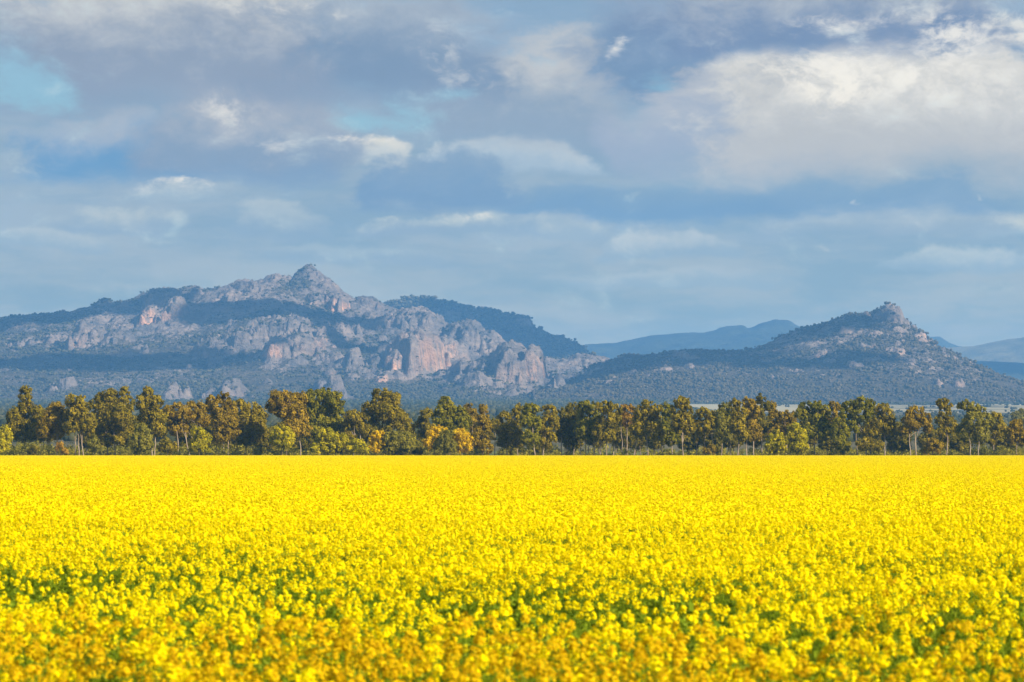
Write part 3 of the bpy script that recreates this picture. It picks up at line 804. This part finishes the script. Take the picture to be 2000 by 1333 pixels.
T = [
 # label, distance, trunks, lobes, leaves
 ('tallest narrow spire-topped olive eucalyptus near the left edge of the photo', 572, [(51,50)], [(50,774,11,18),(47,797,14,13),(36,812,18,16),(61,836,18,16),(29,836,15,15),(72,808,12,15),(48,850,20,12),(24,820,9,11)], 'olive'),
 ('small dome-crowned eucalyptus just right of the spire-topped tree', 566, [(111,111)], [(111,801,16,13),(101,818,15,16),(121,822,14,19),(110,843,18,13),(85,838,12,18)], 'brown'),
 ('twin-topped eucalyptus on several pale forked stems, third from the left edge', 562, [(164,158),(155,150),(147,145)], [(143,784,12,12),(160,788,11,14),(148,808,20,17),(168,822,17,17),(143,834,16,13),(174,838,11,11)], 'olive'),
 ('broad bushy eucalyptus with three ragged tops, widest crown left of the spindly pale-stemmed tree', 574, [(227,225),(210,208)], [(199,778,13,11),(184,793,11,10),(220,777,15,15),(243,770,9,13),(250,790,12,15),(205,803,20,19),(236,813,24,22),(198,833,18,19),(241,843,20,19),(222,858,22,13)], 'olive'),
 ('tall eucalyptus with a knobbly dark top and two slim pale stems side by side', 564, [(298,294),(303,304)], [(290,767,10,11),(279,785,13,14),(304,785,13,12),(290,797,18,11),(302,815,20,15),(284,818,14,13),(311,838,14,15),(296,843,14,11)], 'olive'),
 ('flat domed eucalyptus with bronze canopy over many bare grey stems', 592, [(372,362),(385,385),(395,392),(350,345)], [(345,803,22,13),(380,801,22,14),(330,815,15,11),(395,816,13,15),(360,815,24,11),(346,836,20,13)], 'brown'),
 ('two-headed eucalyptus with a small dark knob, behind the yellow-topped green wattle', 570, [(437,435),(446,447)], [(411,782,7,10),(414,800,9,13),(438,779,12,10),(428,795,13,13),(446,805,15,17),(430,820,16,17),(451,835,16,19),(432,850,16,17)], 'brown'),
 ('wide low round eucalyptus left of the lollipop wattle', 576, [(494,490)], [(467,794,19,11),(490,801,17,12),(505,815,14,15),(475,818,22,15),(495,840,20,19),(480,855,20,17),(512,845,11,18)], 'olive'),
 ('tall eucalyptus on one slender pale trunk behind the lollipop wattle', 566, [(587,584)], [(545,780,17,15),(535,794,13,13),(553,771,9,9),(572,784,15,15),(590,781,8,13),(560,804,20,17),(582,811,16,21),(575,837,18,17),(593,835,12,17)], 'brown'),
 ('big dense round-topped dark eucalyptus under the main peak', 572, [(625,622),(640,642)], [(612,779,16,15),(633,771,15,11),(655,784,15,17),(605,800,13,15),(635,799,24,19),(661,812,10,15),(620,822,20,15),(648,830,20,15),(610,842,17,13),(635,848,18,11)], 'green'),
 ('short eucalyptus whose pale trunk forks in a wide V', 568, [(690,694),(698,703)], [(690,814,15,11),(707,820,11,11),(680,832,12,13),(702,838,16,13),(684,850,11,8)], 'olive'),
 ('broad stepped eucalyptus with a high shoulder top, behind the orange wattle', 576, [(770,765),(750,748)], [(746,771,16,12),(738,787,13,13),(768,784,15,15),(755,804,26,17),(718,799,12,13),(715,817,11,11),(740,822,15,10),(781,820,16,17),(796,835,12,15),(765,845,22,21)], 'olive'),
 ('slim eucalyptus standing in the gap left of the two golden wattles', 600, [(830,830)], [(832,811,13,11),(826,827,12,12),(838,840,11,13),(825,852,11,11)], 'olive'),
 ('eucalyptus with a square knob on top rising behind the two golden wattles', 574, [(880,876)], [(870,788,13,11),(866,802,15,9),(893,804,15,10),(858,818,11,13),(880,821,22,15),(905,825,13,15),(890,845,18,17)], 'green'),
 ('narrow brownish eucalyptus squeezed behind the right golden wattle', 590, [(925,923)], [(914,799,8,11),(922,811,10,13),(929,830,11,15),(930,850,11,15)], 'brown'),
 ('pointed candle-shaped eucalyptus leafy down to the field, left of the gap with green pasture', 564, [(943,944)], [(944,800,7,10),(942,814,9,13),(945,835,12,17),(938,858,14,17),(950,872,10,13)], 'brown'),
 ('small set-back eucalyptus above the gap showing green pasture', 640, [(966,966)], [(966,829,10,11),(962,845,8,12)], 'olive'),
 ('two-humped eucalyptus just right of the gap showing green pasture', 568, [(1012,1010),(990,988)], [(1010,799,8,11),(984,815,11,9),(978,835,9,15),(1008,821,15,15),(995,845,18,19),(1013,855,14,17),(985,862,12,13)], 'olive'),
 ('upright columnar eucalyptus, left one of a close pair of equal height', 562, [(1046,1042)], [(1036,799,13,11),(1029,820,12,17),(1046,830,10,19),(1035,855,15,17)], 'green'),
 ('upright columnar eucalyptus, right one of a close pair of equal height', 570, [(1060,1064)], [(1072,804,13,11),(1081,825,8,19),(1065,830,12,17),(1068,858,16,17)], 'olive'),
 ('leftmost eucalyptus of the long continuous dark grove', 576, [(1106,1106),(1098,1096),(1120,1122)], [(1118,799,12,11),(1100,812,10,13),(1122,822,14,17),(1106,840,18,19),(1121,858,17,12)], 'dark'),
 ('flat-topped dark eucalyptus with three thin dark stems, second in the continuous grove', 570, [(1145,1145),(1133,1132),(1160,1162)], [(1142,794,13,9),(1160,797,13,10),(1148,814,20,15),(1140,838,16,17),(1161,843,14,17)], 'green'),
 ('wide flat-topped eucalyptus immediately left of the reddish-topped tree', 566, [(1185,1184),(1172,1170),(1198,1200)], [(1182,796,15,10),(1201,802,11,10),(1190,820,20,15),(1180,842,18,17),(1196,853,14,11)], 'olive'),
 ('eucalyptus with a rusty reddish top in the middle of the grove', 586, [(1225,1224),(1215,1213)], [(1223,801,13,10),(1211,814,9,11),(1228,820,12,13)], 'rust'),
 ('eucalyptus with crooked pale leaning limbs right of the reddish-topped tree', 564, [(1237,1246),(1266,1262)], [(1265,794,13,10),(1250,806,11,9),(1280,802,11,11),(1262,820,24,15),(1250,840,16,15),(1279,842,16,17)], 'olive'),
 ('narrow green eucalyptus touching the left side of the tree with the bright white trunk', 576, [(1313,1310)], [(1300,799,10,10),(1308,818,12,15),(1300,842,14,17),(1313,860,12,11)], 'green'),
 ('tall eucalyptus with the brightest straight white trunk, forked near its crown', 560, [(1335,1334)], [(1333,789,15,11),(1322,802,13,9),(1343,805,9,13),(1330,821,18,13),(1346,833,10,13),(1320,837,10,9)], 'olive'),
 ('mushroom-shaped eucalyptus with dark crown on three thin stems, right of the white-trunked tree', 566, [(1375,1376),(1362,1360),(1394,1388)], [(1378,807,17,9),(1362,820,11,11),(1391,822,11,13),(1375,832,18,11),(1368,850,14,11)], 'olive'),
 ('ragged eucalyptus at the right edge of the notch where a pale paddock shows', 574, [(1408,1410),(1428,1424)], [(1415,799,11,11),(1407,818,11,15),(1425,825,13,17),(1412,845,14,15)], 'grey'),
 ('eucalyptus with a pale Y-forked stem, left of the highest dark knob of the grove', 562, [(1440,1442)], [(1437,791,10,11),(1445,809,13,13),(1438,833,14,15),(1451,848,12,11)], 'olive'),
 ('eucalyptus with a pointed bright top between the Y-forked tree and the highest dark knob', 572, [(1458,1460),(1472,1470)], [(1462,786,11,10),(1470,803,13,11),(1462,822,14,13),(1472,845,14,15)], 'brown'),
 ('eucalyptus whose small dark knob is the highest point of the right half', 580, [(1488,1488)], [(1485,780,9,9),(1494,793,12,9),(1481,806,12,9),(1490,828,15,15)], 'dark'),
 ('slender eucalyptus behind the shorter of the two yellow-green wattles', 590, [(1506,1506)], [(1506,797,10,11),(1512,815,11,15),(1505,835,12,13)], 'brown'),
 ('low-topped brown eucalyptus behind the two yellow-green wattles', 584, [(1535,1535)], [(1530,814,13,11),(1546,817,11,11),(1525,832,11,13),(1543,838,12,13)], 'brown'),
 ('broad bright-topped eucalyptus behind the taller yellow-green wattle on the right', 574, [(1592,1590)], [(1575,796,13,10),(1595,794,13,10),(1565,810,11,11),(1611,807,11,13),(1590,817,22,15),(1606,838,14,15),(1580,842,12,13)], 'green'),
 ('thin eucalyptus filling the slot between two broad bright crowns under the right hill', 594, [(1630,1630)], [(1630,794,10,10),(1625,811,9,13),(1639,821,9,13)], 'brown'),
 ('wide eucalyptus with the highest bright crown directly below the right hill', 570, [(1675,1672),(1690,1692)], [(1680,787,15,11),(1660,794,15,10),(1700,794,9,12),(1650,807,11,10),(1680,809,22,13),(1665,830,16,13)], 'green'),
 ('eucalyptus with a short pale trunk left of the bare white-limbed tree', 562, [(1728,1727)], [(1722,799,13,10),(1736,815,11,13),(1718,825,20,15),(1736,838,12,13),(1701,843,14,13)], 'olive'),
 ('eucalyptus with bare white limbs spreading from one thick pale trunk', 560, [(1790,1786),(1778,1776)], [(1790,803,13,8),(1775,815,11,11),(1806,818,11,11),(1788,824,22,13),(1769,838,12,10),(1814,836,10,10)], 'brown'),
 ('slim eucalyptus with a detached round top-knot on the right', 572, [(1848,1848)], [(1846,789,14,10),(1852,803,8,8),(1840,820,11,13),(1856,830,11,15),(1845,848,12,13)], 'olive'),
 ('wind-swept eucalyptus with its flat top leaning to the left, near the right edge', 564, [(1895,1894),(1910,1912)], [(1885,791,13,8),(1900,797,15,9),(1916,807,11,9),(1926,820,15,13),(1900,824,16,15),(1885,845,14,15),(1915,850,16,17)], 'grey'),
 ('eucalyptus stepping down beside the wind-swept tree', 576, [(1940,1942)], [(1945,819,13,11),(1953,838,10,15),(1938,850,12,17)], 'olive'),
 ('last bronze eucalyptus at the right edge of the photo', 568, [(1985,1985)], [(1986,831,13,11),(1975,850,11,15),(1996,852,12,17)], 'brown'),
]
for i, (lab, D, tr, lo, lk) in enumerate(T):
    plant_tree('eucalyptus_tree', 'tree', lab, D, tr, lo, lk, GT, seed=i, tint=((i * 37) % 11 - 5) * .018)

GS = 'bushes in front of the tree belt'
S = [
 ('yellow-tinged wattle bush cut off by the left edge of the photo', 560, (4,), [(6,850,15,16),(2,872,16,14)], 'lime', 'wattle_bush'),
 ('small dark green bush beside the base of the spire-topped eucalyptus', 552, (64,), [(63,879,10,9)], 'dark', 'bush'),
 ('rusty orange-brown bush at the foot of the small dome-crowned eucalyptus', 550, (121,), [(120,876,8,10),(127,884,6,6)], 'rust', 'bush'),
 ('grey-green bush tucked right of the twin-topped eucalyptus stems', 556, (183,), [(184,864,11,13),(180,878,9,9)], 'grey', 'bush'),
 ('light olive bush with an upright ragged crown, left of the two slim pale stems', 554, (275,), [(276,842,13,13),(268,860,15,14),(284,862,12,17),(274,877,15,10)], 'grey', 'bush'),
 ('smooth round olive-brown bush right of the two slim pale stems', 552, (327,), [(327,872,17,13)], 'olive', 'bush'),
 ('yellow-topped green wattle below the two-headed eucalyptus', 552, (389,), [(388,846,13,11),(394,860,14,13),(385,868,14,14),(396,878,12,10)], 'lime', 'wattle_bush'),
 ('lollipop-shaped golden-green wattle on two bare stems', 552, (550,560), [(548,846,17,13),(560,856,14,14),(542,858,13,13),(553,866,16,10)], 'lime', 'wattle_bush'),
 ('little yellow bush at the field edge, left of the large yellow-green wattle', 548, (615,), [(615,874,8,8),(616,882,8,7)], 'lime', 'wattle_bush'),
 ('large rounded yellow-green wattle below the big dark eucalyptus', 552, (642,), [(637,850,16,12),(652,858,13,13),(630,866,14,13),(648,873,18,13),(668,860,11,12)], 'lime', 'wattle_bush'),
 ('low spreading yellow-green wattle under the V-forked trunk', 550, (697,), [(697,869,14,10),(683,877,13,8),(708,878,12,9)], 'lime', 'wattle_bush'),
 ('vivid orange flowering wattle, brightest in the belt', 556, (737,), [(740,852,12,10),(728,860,9,9),(744,866,10,12),(734,874,12,10)], 'gold', 'wattle_bush'),
 ('large grey-olive bush right of the vivid orange wattle', 556, (776,), [(768,858,18,14),(788,862,18,18),(760,874,14,12),(796,876,13,11),(777,878,16,10)], 'grey', 'bush'),
 ('dark low bush in the gap right of the large grey-olive bush', 556, (815,), [(815,881,10,7)], 'dark', 'bush'),
 ('golden wattle, left one of two, partly hidden by an olive bush', 560, (848,), [(856,842,14,10),(845,853,12,12),(838,866,10,12),(858,860,10,14)], 'gold', 'wattle_bush'),
 ('olive bush standing between the two golden wattles', 552, (868,), [(872,855,13,14),(862,868,14,13),(878,873,13,12)], 'grey', 'bush'),
 ('golden wattle, right one of two, with a full round crown', 556, (902,), [(902,850,15,11),(912,860,10,13),(895,863,11,13),(906,874,14,10)], 'gold', 'wattle_bush'),
 ('low brown bush among thin stems right of the mushroom-shaped eucalyptus', 552, (1386,), [(1386,879,11,8)], 'brown', 'bush'),
 ('yellow-green wattle, shorter left one of two side by side on the right', 550, (1517,), [(1515,852,13,11),(1525,864,12,13),(1508,868,12,13),(1520,878,15,9)], 'lime', 'wattle_bush'),
 ('yellow-green wattle, taller right one of two side by side on the right', 554, (1558,), [(1554,840,13,12),(1564,852,12,13),(1548,858,10,14),(1560,872,16,13)], 'lime', 'wattle_bush'),
 ('tall light-green bush with a rounded side, left of the tree below the right hill', 558, (1642,), [(1640,830,13,12),(1648,846,11,14),(1634,852,11,14),(1643,870,14,14)], 'green', 'bush'),
 ('low olive bush under the highest bright crown below the right hill', 554, (1700,), [(1690,868,14,12),(1712,872,13,11)], 'olive', 'bush'),
 ('rounded brown bush right of the bare white-limbed eucalyptus', 552, (1822,), [(1820,868,14,11),(1832,874,10,10),(1812,878,10,8)], 'brown', 'bush'),
]
for i, (lab, D, st, lo, lk, nm) in enumerate(S):
    plant_tree(nm, 'wattle' if nm == 'wattle_bush' else 'bush', lab, D, [(s, s) for s in st], lo, lk, GS, bark=DBARK, leaf=.29, dens=1.3, seed=200 + i, part=('stem', 'foliage'), rad=.09)

GB = 'shaded trees of the rear rows of the belt'
B = [
 ('shaded rear tree behind the gap right of the spire-topped eucalyptus', 85, 800), ('shaded rear tree filling the gap left of the broad three-topped eucalyptus', 180, 812), ('shaded rear tree behind the gap left of the two slim pale stems', 262, 815),
 ('shaded rear tree behind the bare grey stems of the flat domed eucalyptus', 368, 822), ('shaded rear tree behind the yellow-topped green wattle', 412, 820), ('shaded rear tree behind the wide low round eucalyptus', 462, 830), ('shaded rear tree in the notch left of the lollipop wattle', 520, 836),
 ('shaded rear tree behind the lollipop wattle', 560, 826), ('shaded rear tree behind the big round dark eucalyptus', 612, 838), ('shaded rear tree behind the V-forked trunk', 672, 836), ('shaded rear tree behind the vivid orange wattle', 725, 832), ('shaded rear tree behind the large grey-olive bush', 795, 842),
 ('shaded rear tree behind the left golden wattle', 850, 836), ('shaded rear tree behind the right golden wattle', 908, 838), ('shaded rear tree behind the two-humped eucalyptus', 1000, 836), ('shaded rear tree behind the close pair of columnar eucalyptus', 1052, 830),
 ('shaded rear tree at the left start of the dark grove', 1112, 826), ('shaded rear tree behind the flat-topped grove trees', 1160, 820), ('shaded rear tree below the reddish-topped eucalyptus', 1212, 822), ('shaded rear tree right of the reddish-topped eucalyptus', 1243, 824), ('shaded rear tree behind the crooked pale limbs', 1285, 822),
 ('shaded rear tree behind the bright white trunk', 1345, 826), ('shaded rear tree behind the mushroom-shaped eucalyptus', 1392, 832), ('shaded rear tree behind the Y-forked stem', 1432, 822), ('shaded rear tree under the highest dark knob of the grove', 1478, 818), ('shaded rear tree behind the shorter yellow-green wattle', 1528, 824),
 ('shaded rear tree behind the taller yellow-green wattle', 1572, 822), ('shaded rear tree behind the tall light-green bush', 1622, 822), ('shaded rear tree below the right hill, left of the short pale trunk', 1702, 820), ('shaded rear tree left of the bare white-limbed eucalyptus', 1755, 826), ('shaded rear tree right of the bare white-limbed eucalyptus', 1822, 838),
 ('shaded rear tree behind the wind-swept eucalyptus', 1872, 832), ('shaded rear tree behind the last trees at the right edge', 1962, 838),
]
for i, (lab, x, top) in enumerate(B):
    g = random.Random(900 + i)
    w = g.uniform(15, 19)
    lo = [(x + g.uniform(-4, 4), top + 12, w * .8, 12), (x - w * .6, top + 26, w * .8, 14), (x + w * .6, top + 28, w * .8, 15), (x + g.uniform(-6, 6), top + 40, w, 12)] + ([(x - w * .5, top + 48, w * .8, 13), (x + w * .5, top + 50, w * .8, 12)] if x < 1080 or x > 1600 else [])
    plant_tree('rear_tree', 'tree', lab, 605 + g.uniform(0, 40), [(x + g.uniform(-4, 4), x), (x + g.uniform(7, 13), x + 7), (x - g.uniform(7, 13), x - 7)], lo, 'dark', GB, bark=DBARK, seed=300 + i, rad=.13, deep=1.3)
plant_tree('distant_tree', 'tree', 'hazy dull tree farther back beside the right edge', 1150, [(1992,1992)], [(1985,812,9,7),(1998,808,10,8),(1992,820,14,8)], 'grey', 'distant trees beyond the belt', bark=DBARK, leaf=.6, seed=400)

# long grass along the headland between the crop and the trees
mat_grass = leaf_material("headland_grass", [(.10, .095, .02), (.20, .165, .045), (.33, .27, .10)], .3)
g = np.random.default_rng(12)
k = 26000
Yg = g.uniform(519, 556, k); Xg = g.uniform(-1, 1, k) * .205 * Yg
hh = np.clip(.30 + .9 * fbm(Xg / 9, Yg / 9, 3, 4) + .35 * g.random(k), .12, 1.2)
ang = g.uniform(0, np.pi, k); dx = np.cos(ang) * .09; dy = np.sin(ang) * .09
lx = g.normal(0, .14, k) * hh; ly = g.normal(0, .14, k) * hh
z0 = gz(Yg)
V = np.stack([np.stack([Xg - dx, Yg - dy, z0], 1), np.stack([Xg + dx, Yg + dy, z0], 1), np.stack([Xg + lx + dx * .3, Yg + ly + dy * .3, z0 + hh], 1), np.stack([Xg + lx - dx * .3, Yg + ly - dy * .3, z0 + hh], 1)], 1).reshape(-1, 3)
a = Acc(); a.add(V, quads(k), g.random(k))
link('long_grass', a.mesh('long_grass', [mat_grass]), kind='stuff')

# undergrowth between the trunks
g = np.random.default_rng(15)
a = Acc(); k = 9500
Yg = g.uniform(566, 660, k); Xg = g.uniform(-1, 1, k) * .2 * Yg
pxg = PX0 + Xg / Yg * F
dn = np.clip(.5 + 2.2 * fbm(Xg / 7, Yg / 40, 4, 14), 0, 1) * np.where((pxg > 1085) & (pxg < 1480), .35, 1.0) * np.where((pxg > 952) & (pxg < 976), 0, 1) * np.where((pxg > 1090) & (pxg < 1250), .5, 1)
s_ = g.random(k) < dn; Yg = Yg[s_]; Xg = Xg[s_]; pxg = pxg[s_]; k = len(Xg)
hh = np.clip(1.6 + 5 * fbm(Xg / 9, Yg / 30, 3, 16), .5, 3.8) * np.where(pxg < 945, 1.45, 1.0)
nl = 36
d = unit(g.normal(size=(k, nl, 3))) * g.random((k, nl, 1)) ** .4
C = np.stack([Xg, Yg, gz(Yg) + hh * .5 * g.random(k) * 1.3], 1)
P = (C[:, None] + d * np.stack([.8 * np.ones(k), .8 * np.ones(k), hh * .42], 1)[:, None]).reshape(-1, 3)
Nn = unit(d.reshape(-1, 3) + g.normal(0, .4, (k * nl, 3))); ln = .42 * g.uniform(.6, 1.3, k * nl)
a.add(cards(P, Nn, ln, ln * .5, g), quads(k * nl), np.clip(np.repeat(g.normal(.4, .2, k), nl) + g.normal(0, .15, k * nl), 0, 1))
link('undergrowth', a.mesh('undergrowth', [LEAF['grey']]), kind='stuff')

# ------------------------------------------------------------------ the flowering canola crop
mat_petal = leaf_material("canola_petals", [(.84, .61, .004), (.91, .75, .003), (.95, .83, .006)], .40)
mat_amber = leaf_material("canola_amber_petals", [(.60, .35, .006), (.70, .47, .005), (.80, .57, .008)], .38)
mat_green = leaf_material("canola_green", [(.08, .13, .008), (.20, .285, .014), (.34, .40, .03)], .48)
g = np.random.default_rng(21)

def raceme(a, g, x, y, z, s, nfl, size):
    """a domed head of small four-petalled flowers, buds at its tip"""
    t = g.random(nfl); ph = g.uniform(0, 2 * np.pi, nfl)
    r = (.040 * np.sqrt(np.clip(1 - (t * 1.8 - .8) ** 2, 0, 1)) + .004) * s * g.uniform(.75, 1.15, nfl)
    P = np.stack([x + r * np.cos(ph), y + r * np.sin(ph), z + (t - .5) * .095 * s], 1)
    Nn = unit(np.stack([np.cos(ph), np.sin(ph), .35 + t * 1.2], 1) + g.normal(0, .35, (nfl, 3)))
    ln = size * g.uniform(.8, 1.25, nfl)
    a.add(cards(P, Nn, ln, ln * .95, g), quads(nfl), np.clip(g.normal(.55, .25, nfl), 0, 1), 0)

def ribbons(a, A, B_, w, val):
    """thin crossed strips from A to B (stems)"""
    n = len(A); d = unit(B_ - A)
    s1 = unit(np.cross(d, np.array([[.3, 1, .1]]))) * w; s2 = np.cross(d, unit(s1)) * w
    for s in (s1, s2):
        V = np.stack([A - s, A + s, B_ + s * .6, B_ - s * .6], 1).reshape(-1, 3)
        a.add(V, quads(n), val, 1)

def canola_plant(g, nr, full=1.0, petal=None):
    a = Acc()
    tops = []
    for q in range(nr):
        ang = g.uniform(0, 6.28); rad = .02 if q == 0 else g.uniform(.07, .24)
        h = 1.15 - (0 if q == 0 else g.uniform(.0, .26)) + g.normal(0, .03)
        tops.append((rad * math.cos(ang), rad * math.sin(ang), h))
    tops = np.array(tops)
    for (x, y, h) in tops:
        raceme(a, g, x, y, h, g.uniform(.56, 1.02) * full, int(g.integers(26, 38)), .024)
    base = np.stack([tops[:, 0] * .25, tops[:, 1] * .25, np.full(nr, .35)], 1)
    ribbons(a, base, tops - np.array([0, 0, .02]), .0035, .55)
    ribbons(a, np.array([[0, 0, 0.0]]), np.array([[0, 0, .5]]), .007, .4)
    # pods and small leaves on the branches, broad leaves below
    k = 9 * nr; w = g.integers(0, nr, k); t = g.uniform(.25, .93, k)[:, None]
    P = base[w] + (tops[w] - base[w]) * t
    d = g.normal(size=(k, 3)); d[:, 2] = np.abs(d[:, 2]) * .5; d = unit(d)
    L = g.uniform(.03, .075, k)
    a.add(cards(P + d * L[:, None] * .5, unit(np.cross(d, g.normal(size=(k, 3)))), L, L * .30, g), quads(k), g.uniform(.25, .95, k), 1)
    k = 16
    ph = g.uniform(0, 6.28, k); rr = g.uniform(.05, .22, k)
    P = np.stack([rr * np.cos(ph), rr * np.sin(ph), g.uniform(.12, .78, k)], 1)
    Nn = unit(np.stack([np.cos(ph) * .5, np.sin(ph) * .5, np.ones(k)], 1) + g.normal(0, .3, (k, 3)))
    L = g.uniform(.09, .20, k)
    a.add(cards(P, Nn, L, L * .42, g), quads(k), g.uniform(.1, .8, k), 1)
    return a.mesh('canola_plant', [petal or mat_petal, mat_green])

def canola_patch(g, side, dens):
    a = Acc()
    n = int(side * side * dens)
    X = g.uniform(-side / 2, side / 2, n); Y = g.uniform(-side / 2, side / 2, n)
    Z = 1.12 + .10 * fbm(X / .8 + 50, Y / .8 + 50, 2, int(g.integers(99))) - np.abs(g.normal(0, .08, n))
    nf = 7
    t = g.random((n, nf)); ph = g.uniform(0, 6.28, (n, nf)); r = .036 * np.sqrt(1 - t * t * .9)
    P = np.stack([X[:, None] + r * np.cos(ph), Y[:, None] + r * np.sin(ph), Z[:, None] + (t - .5) * .085], -1).reshape(-1, 3)
    Nn = unit(np.stack([np.cos(ph), np.sin(ph), .35 + t * 1.1], -1).reshape(-1, 3) + g.normal(0, .3, (n * nf, 3)))
    ln = g.uniform(.036, .056, n * nf)
    a.add(cards(P, Nn, ln, ln * .9, g), quads(n * nf), np.clip(np.repeat(g.normal(.55, .2, n), nf) + g.normal(0, .15, n * nf), 0, 1), 0)
    k = int(side * side * 45)
    P = np.stack([g.uniform(-side / 2, side / 2, k), g.uniform(-side / 2, side / 2, k), g.uniform(.55, 1.02, k)], 1)
    Nn = unit(g.normal(size=(k, 3)) + np.array([0, 0, .5]))
    L = g.uniform(.10, .22, k)
    a.add(cards(P, Nn, L, L * .4, g), quads(k), g.uniform(.1, .9, k), 1)
    return a.mesh('canola_patch', [mat_petal, mat_green])

NV = 8
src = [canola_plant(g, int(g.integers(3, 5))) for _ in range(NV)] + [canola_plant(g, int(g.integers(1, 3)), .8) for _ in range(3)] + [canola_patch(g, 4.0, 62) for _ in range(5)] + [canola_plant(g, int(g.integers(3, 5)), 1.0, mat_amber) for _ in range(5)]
# single plants near the camera
NEAR = 52.0
pitch = .29
gx = np.arange(-NEAR * .21 - 3.5, NEAR * .21 + 3.5, pitch); gy = np.arange(10.5, NEAR, pitch)
GXX, GYY = np.meshgrid(gx, gy); GXX = GXX.ravel(); GYY = GYY.ravel()
ok = np.abs(GXX) < GYY * .205 + 3.2
GXX = GXX[ok] + g.uniform(-.15, .15, ok.sum()); GYY = GYY[ok] + g.uniform(-.15, .15, ok.sum())
thin = fbm(GXX / 3.2, GYY / 5.0, 4, 60, .6)                         # thinner, greener places in the stand
sparse = (thin < -.08 + .32 * np.exp(-((GYY - 27) / 8) ** 2) - .06 * g.random(len(GXX)))
band_ = np.exp(-((GYY - 27) / 8) ** 2); keep_ = g.random(len(GXX)) > .42 * band_ * np.clip(1.0 - thin * 4, 0, 1.5)
GXX = GXX[keep_]; GYY = GYY[keep_]; thin = thin[keep_]; sparse = sparse[keep_]
hgt = 1.0 + .16 * fbm(GXX / 2.5, GYY / 2.5, 3, 61) - .10 * sparse + g.normal(0, .045, len(GXX))
pick = np.where(sparse & (g.random(len(GXX)) < .75), NV + g.integers(0, 3, len(GXX)), g.integers(0, NV, len(GXX)))
old = g.random(len(GXX)) < np.clip((25 - GYY + 10 * fbm(GXX / 4, GYY / 4, 3, 63)) / 8, 0, .82)  # plants given darker amber petals, more often towards the near edge
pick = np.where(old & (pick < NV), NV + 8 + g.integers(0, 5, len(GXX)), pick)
A_ = [np.stack([GXX, GYY, np.zeros_like(GXX)], 1), hgt, g.uniform(0, 6.28, len(GXX)), pick]
# 4 m patches beyond
py_ = np.arange(NEAR + 1.6, 518, 4.0)
B4 = []
for yy in py_:
    xs = np.arange(-yy * .205 - 6, yy * .205 + 6, 4.0)
    B4 += [(x, yy) for x in xs]
B4 = np.array(B4); kb = len(B4)
hb_ = 1.0 + .05 * fbm(B4[:, 0] / 14, B4[:, 1] / 14, 2, 62)
B_ = [np.stack([B4[:, 0], B4[:, 1], (hb_ * 0)], 1), np.ones(kb) * 1.0, g.integers(0, 4, kb) * math.pi / 2, NV + 3 + g.integers(0, 5, kb)]
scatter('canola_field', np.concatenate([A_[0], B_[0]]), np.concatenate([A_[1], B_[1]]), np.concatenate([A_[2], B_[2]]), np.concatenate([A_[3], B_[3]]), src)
